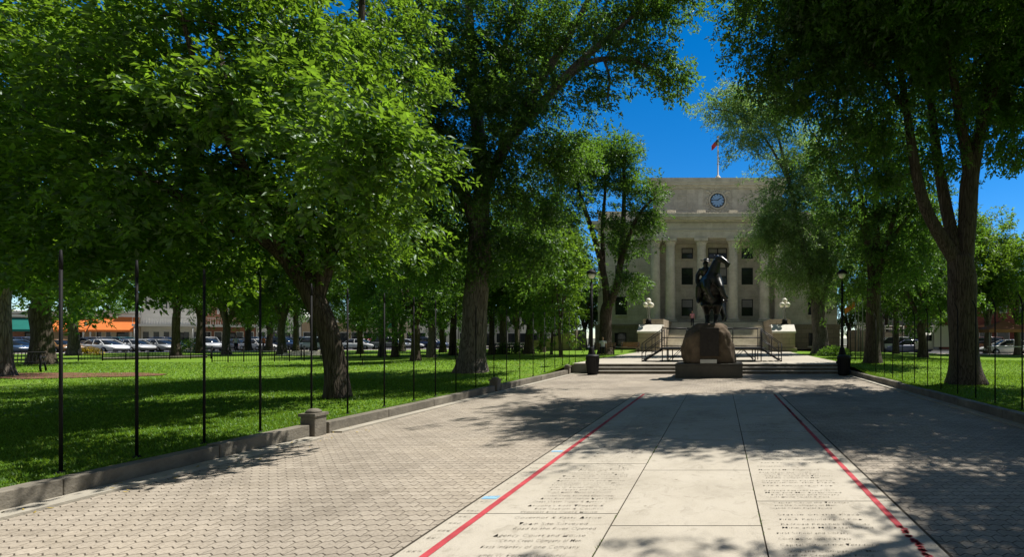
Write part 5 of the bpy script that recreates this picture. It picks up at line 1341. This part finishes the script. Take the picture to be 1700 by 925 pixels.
# right hand buildings
def rshop(x, y, L, hgt, wallm, lab, rz=R(-7), n=5):
    r = empty('shop_building', (x, y, .1), rz, lab, 'shop')
    m = MB(); m.b2(0, L, 0, 12, 0, hgt); m.build('wall', wallm, r); m = MB(); m.b2(-.1, L+.1, -.3, 12.1, hgt, hgt+.4); m.build('cornice', 'white_wall', r)
    wv = L/n
    for k in range(n):
        fo = MB().b2(k*wv+.3, (k+1)*wv-.3, -.05, -.003, .5, 2.7).build('window', 'white_wall', r); MB().b2(k*wv+.4, (k+1)*wv-.4, -.08, -.052, .6, 2.6).build('glass', 'window_glass', fo)
        fo = MB().b2(k*wv+.6, (k+1)*wv-.6, -.05, -.003, hgt-2.6, hgt-.9).build('window', 'white_wall', r); MB().b2(k*wv+.7, (k+1)*wv-.7, -.08, -.052, hgt-2.5, hgt-1.).build('glass', 'window_glass', fo)
    MB().b2(.2, L-.2, -1.6, -.02, 3.0, 3.25).build('canopy', 'brown_canvas', r)
rshop(20.5, 66, 9, 6.5, 'grey_wall', 'grey building right of the courthouse beyond the street')
rshop(29.8, 64.8, 11, 7.5, 'brick_red', 'red brick building behind the white truck')
rshop(41.2, 63.4, 14, 6.5, 'brick_tan', 'brown brick building at the right edge behind the canopy')
# vendor canopy at right
q = Vector((XU(1665, 41.5), 41.5, .2)); r = empty('vendor_canopy', q, R(-8), 'brown and red vendor canopy on poles at the right edge by the street', 'canopy')
m = MB(); m.add([(-1.7, -1.5, 2.2), (1.7, -1.5, 2.2), (1.7, 1.5, 2.2), (-1.7, 1.5, 2.2), (0, 0, 3.0), (-1.7, -1.5, 1.95), (1.7, -1.5, 1.95), (1.7, 1.5, 1.95), (-1.7, 1.5, 1.95)], [(0, 1, 4), (1, 2, 4), (2, 3, 4), (3, 0, 4), (5, 6, 1, 0), (6, 7, 2, 1), (7, 8, 3, 2), (8, 5, 0, 3)]); m.build('canvas', 'brown_canvas', r)
for sx in (-1.65, 1.65):
    for sy in (-1.45, 1.45): MB().bar((sx, sy, 0), (sx, sy, 2.2), .03).build('pole', 'lamp_grey', r)
MB().b2(-1.5, 1.5, -1.2, -.6, .7, .78).build('counter', 'white_stone', r)

# flags right of the courthouse
for i, (u, Y, z1_, fm, lab) in enumerate(((1420, 46, 5.2, 'flag_orange', 'flagpole with a small orange flag, leftmost of the three right of the courthouse'), (1425, 47, 6.4, 'flag_white', 'flagpole with a pale flag, middle and tallest of the three right of the courthouse'),
                                          (1432, 46, 6.0, 'flag_red', 'flagpole with a red flag, rightmost of the three right of the courthouse'))):
    x = XU(u, Y); r = empty('flagpole', (x, Y, .4), 0, lab, 'flagpole', 'flagpoles right of the courthouse')
    MB().tube([(0, 0, 0), (0, 0, z1_)], [.06, .04], 8).build('pole', 'lamp_grey', r); MB().ell((0, 0, z1_+.06), .09, 8, 6).build('finial', 'chrome', r)
    m = MB(); flag_mesh(m, (0.05, 0, z1_-(.8 if i == 1 else .3)), (-.6 if i != 2 else .6), .6, seed=i, fall=(-1.3 if i != 2 else 1.3)); m.build('flag', fm, r)

# ------------------------------------------------------------------ people
def person(p, rz, lab, shirt, trousers, sit=False):
    r = empty('person', p, rz, lab, 'person')
    zo = -.40 if sit else 0.
    hip = .92+zo
    def legs(m, k, top=True):
        for sx in (-.09, .09):
            if sit: m.tube([(sx, 0, hip), (sx*1.2, -.42, hip+.02), (sx*1.2, -.45, .08)], [.085*k, .07*k, .045*k], 8)
            else: m.tube([(sx, 0, hip), (sx*1.1, .0, .48), (sx*1.1, .02, .08)], [.085*k, .062*k, .042*k], 8)
    def arms(m, k, full=True):
        for sx in (-1, 1):
            pts = [(sx*.19, 0, hip+.50), (sx*.26, .02, hip+.22), (sx*.25, -.06, hip-.02)]; rr = [.052*k, .042*k, .032*k]
            if full: m.tube(pts, rr, 8); m.ell((sx*.25, -.08, hip-.08), (.03, .035, .06), 8, 6)
            else: m.tube([pts[0], (sx*.235, .013, hip+.32)], [.056*k, .052*k], 8)
    m = MB(); legs(m, 1.); arms(m, 1.)
    m.tube([(0, 0, hip-.04), (0, 0, hip+.25), (0, 0, hip+.46), (0, 0, hip+.54)], [.14, .125, .155, .07], 10); m.tube([(0, 0, hip+.5), (0, -.01, hip+.64)], .05, 8)
    m.ell((0, -.01, hip+.73), (.077, .095, .118), 10, 8); m.ell((0, -.108, hip+.72), (.014, .02, .02), 6, 5)
    for sx in (-1, 1): m.ell((sx*.075, 0, hip+.73), (.012, .02, .03), 6, 5); m.ell((sx*.1, -.07 if not sit else -.5, .03), (.045, .12, .035), 8, 6)
    fused(m, 'body', 'skin', r, .022, 3)
    m = MB(); m.tube([(0, 0, hip-.02), (0, 0, hip+.25), (0, 0, hip+.46), (0, 0, hip+.545)], [.165, .15, .185, .085], 10); arms(m, 1.25, False); fused(m, 'shirt', shirt, r, .024, 3)
    m = MB(); legs(m, 1.2); m.tube([(0, 0, hip-.08), (0, 0, hip+.06)], [.15, .155], 10); fused(m, 'trousers', trousers, r, .024, 3)
    m = MB(); m.ell((0, .015, hip+.765), (.09, .10, .105), 10, 8); fused(m, 'hair', 'hair', r, .02, 2)
stz = .42+(PZ-.12-.42)*17/20
person((XU(1149, 53.2), 53.55, stz-.02), R(10), 'person in a pink top and dark trousers on the courthouse stair', 'pink_cloth', 'dark_cloth')
person((XU(1001, 36), 35.98, .43), R(5), 'person in a white shirt sitting on the brown slatted bench', 'white_cloth', 'dark_cloth', True)
q = gt(362, 584); person((q.x, q.y+2, .18), R(70), 'person in a white shirt walking past the bright green fluffy tree', 'white_cloth', 'dark_cloth')
q = gt(424, 583); person((q.x, q.y+1, .18), R(-60), 'person in an orange shirt beside the pale trunk', 'orange_cloth', 'dark_cloth')
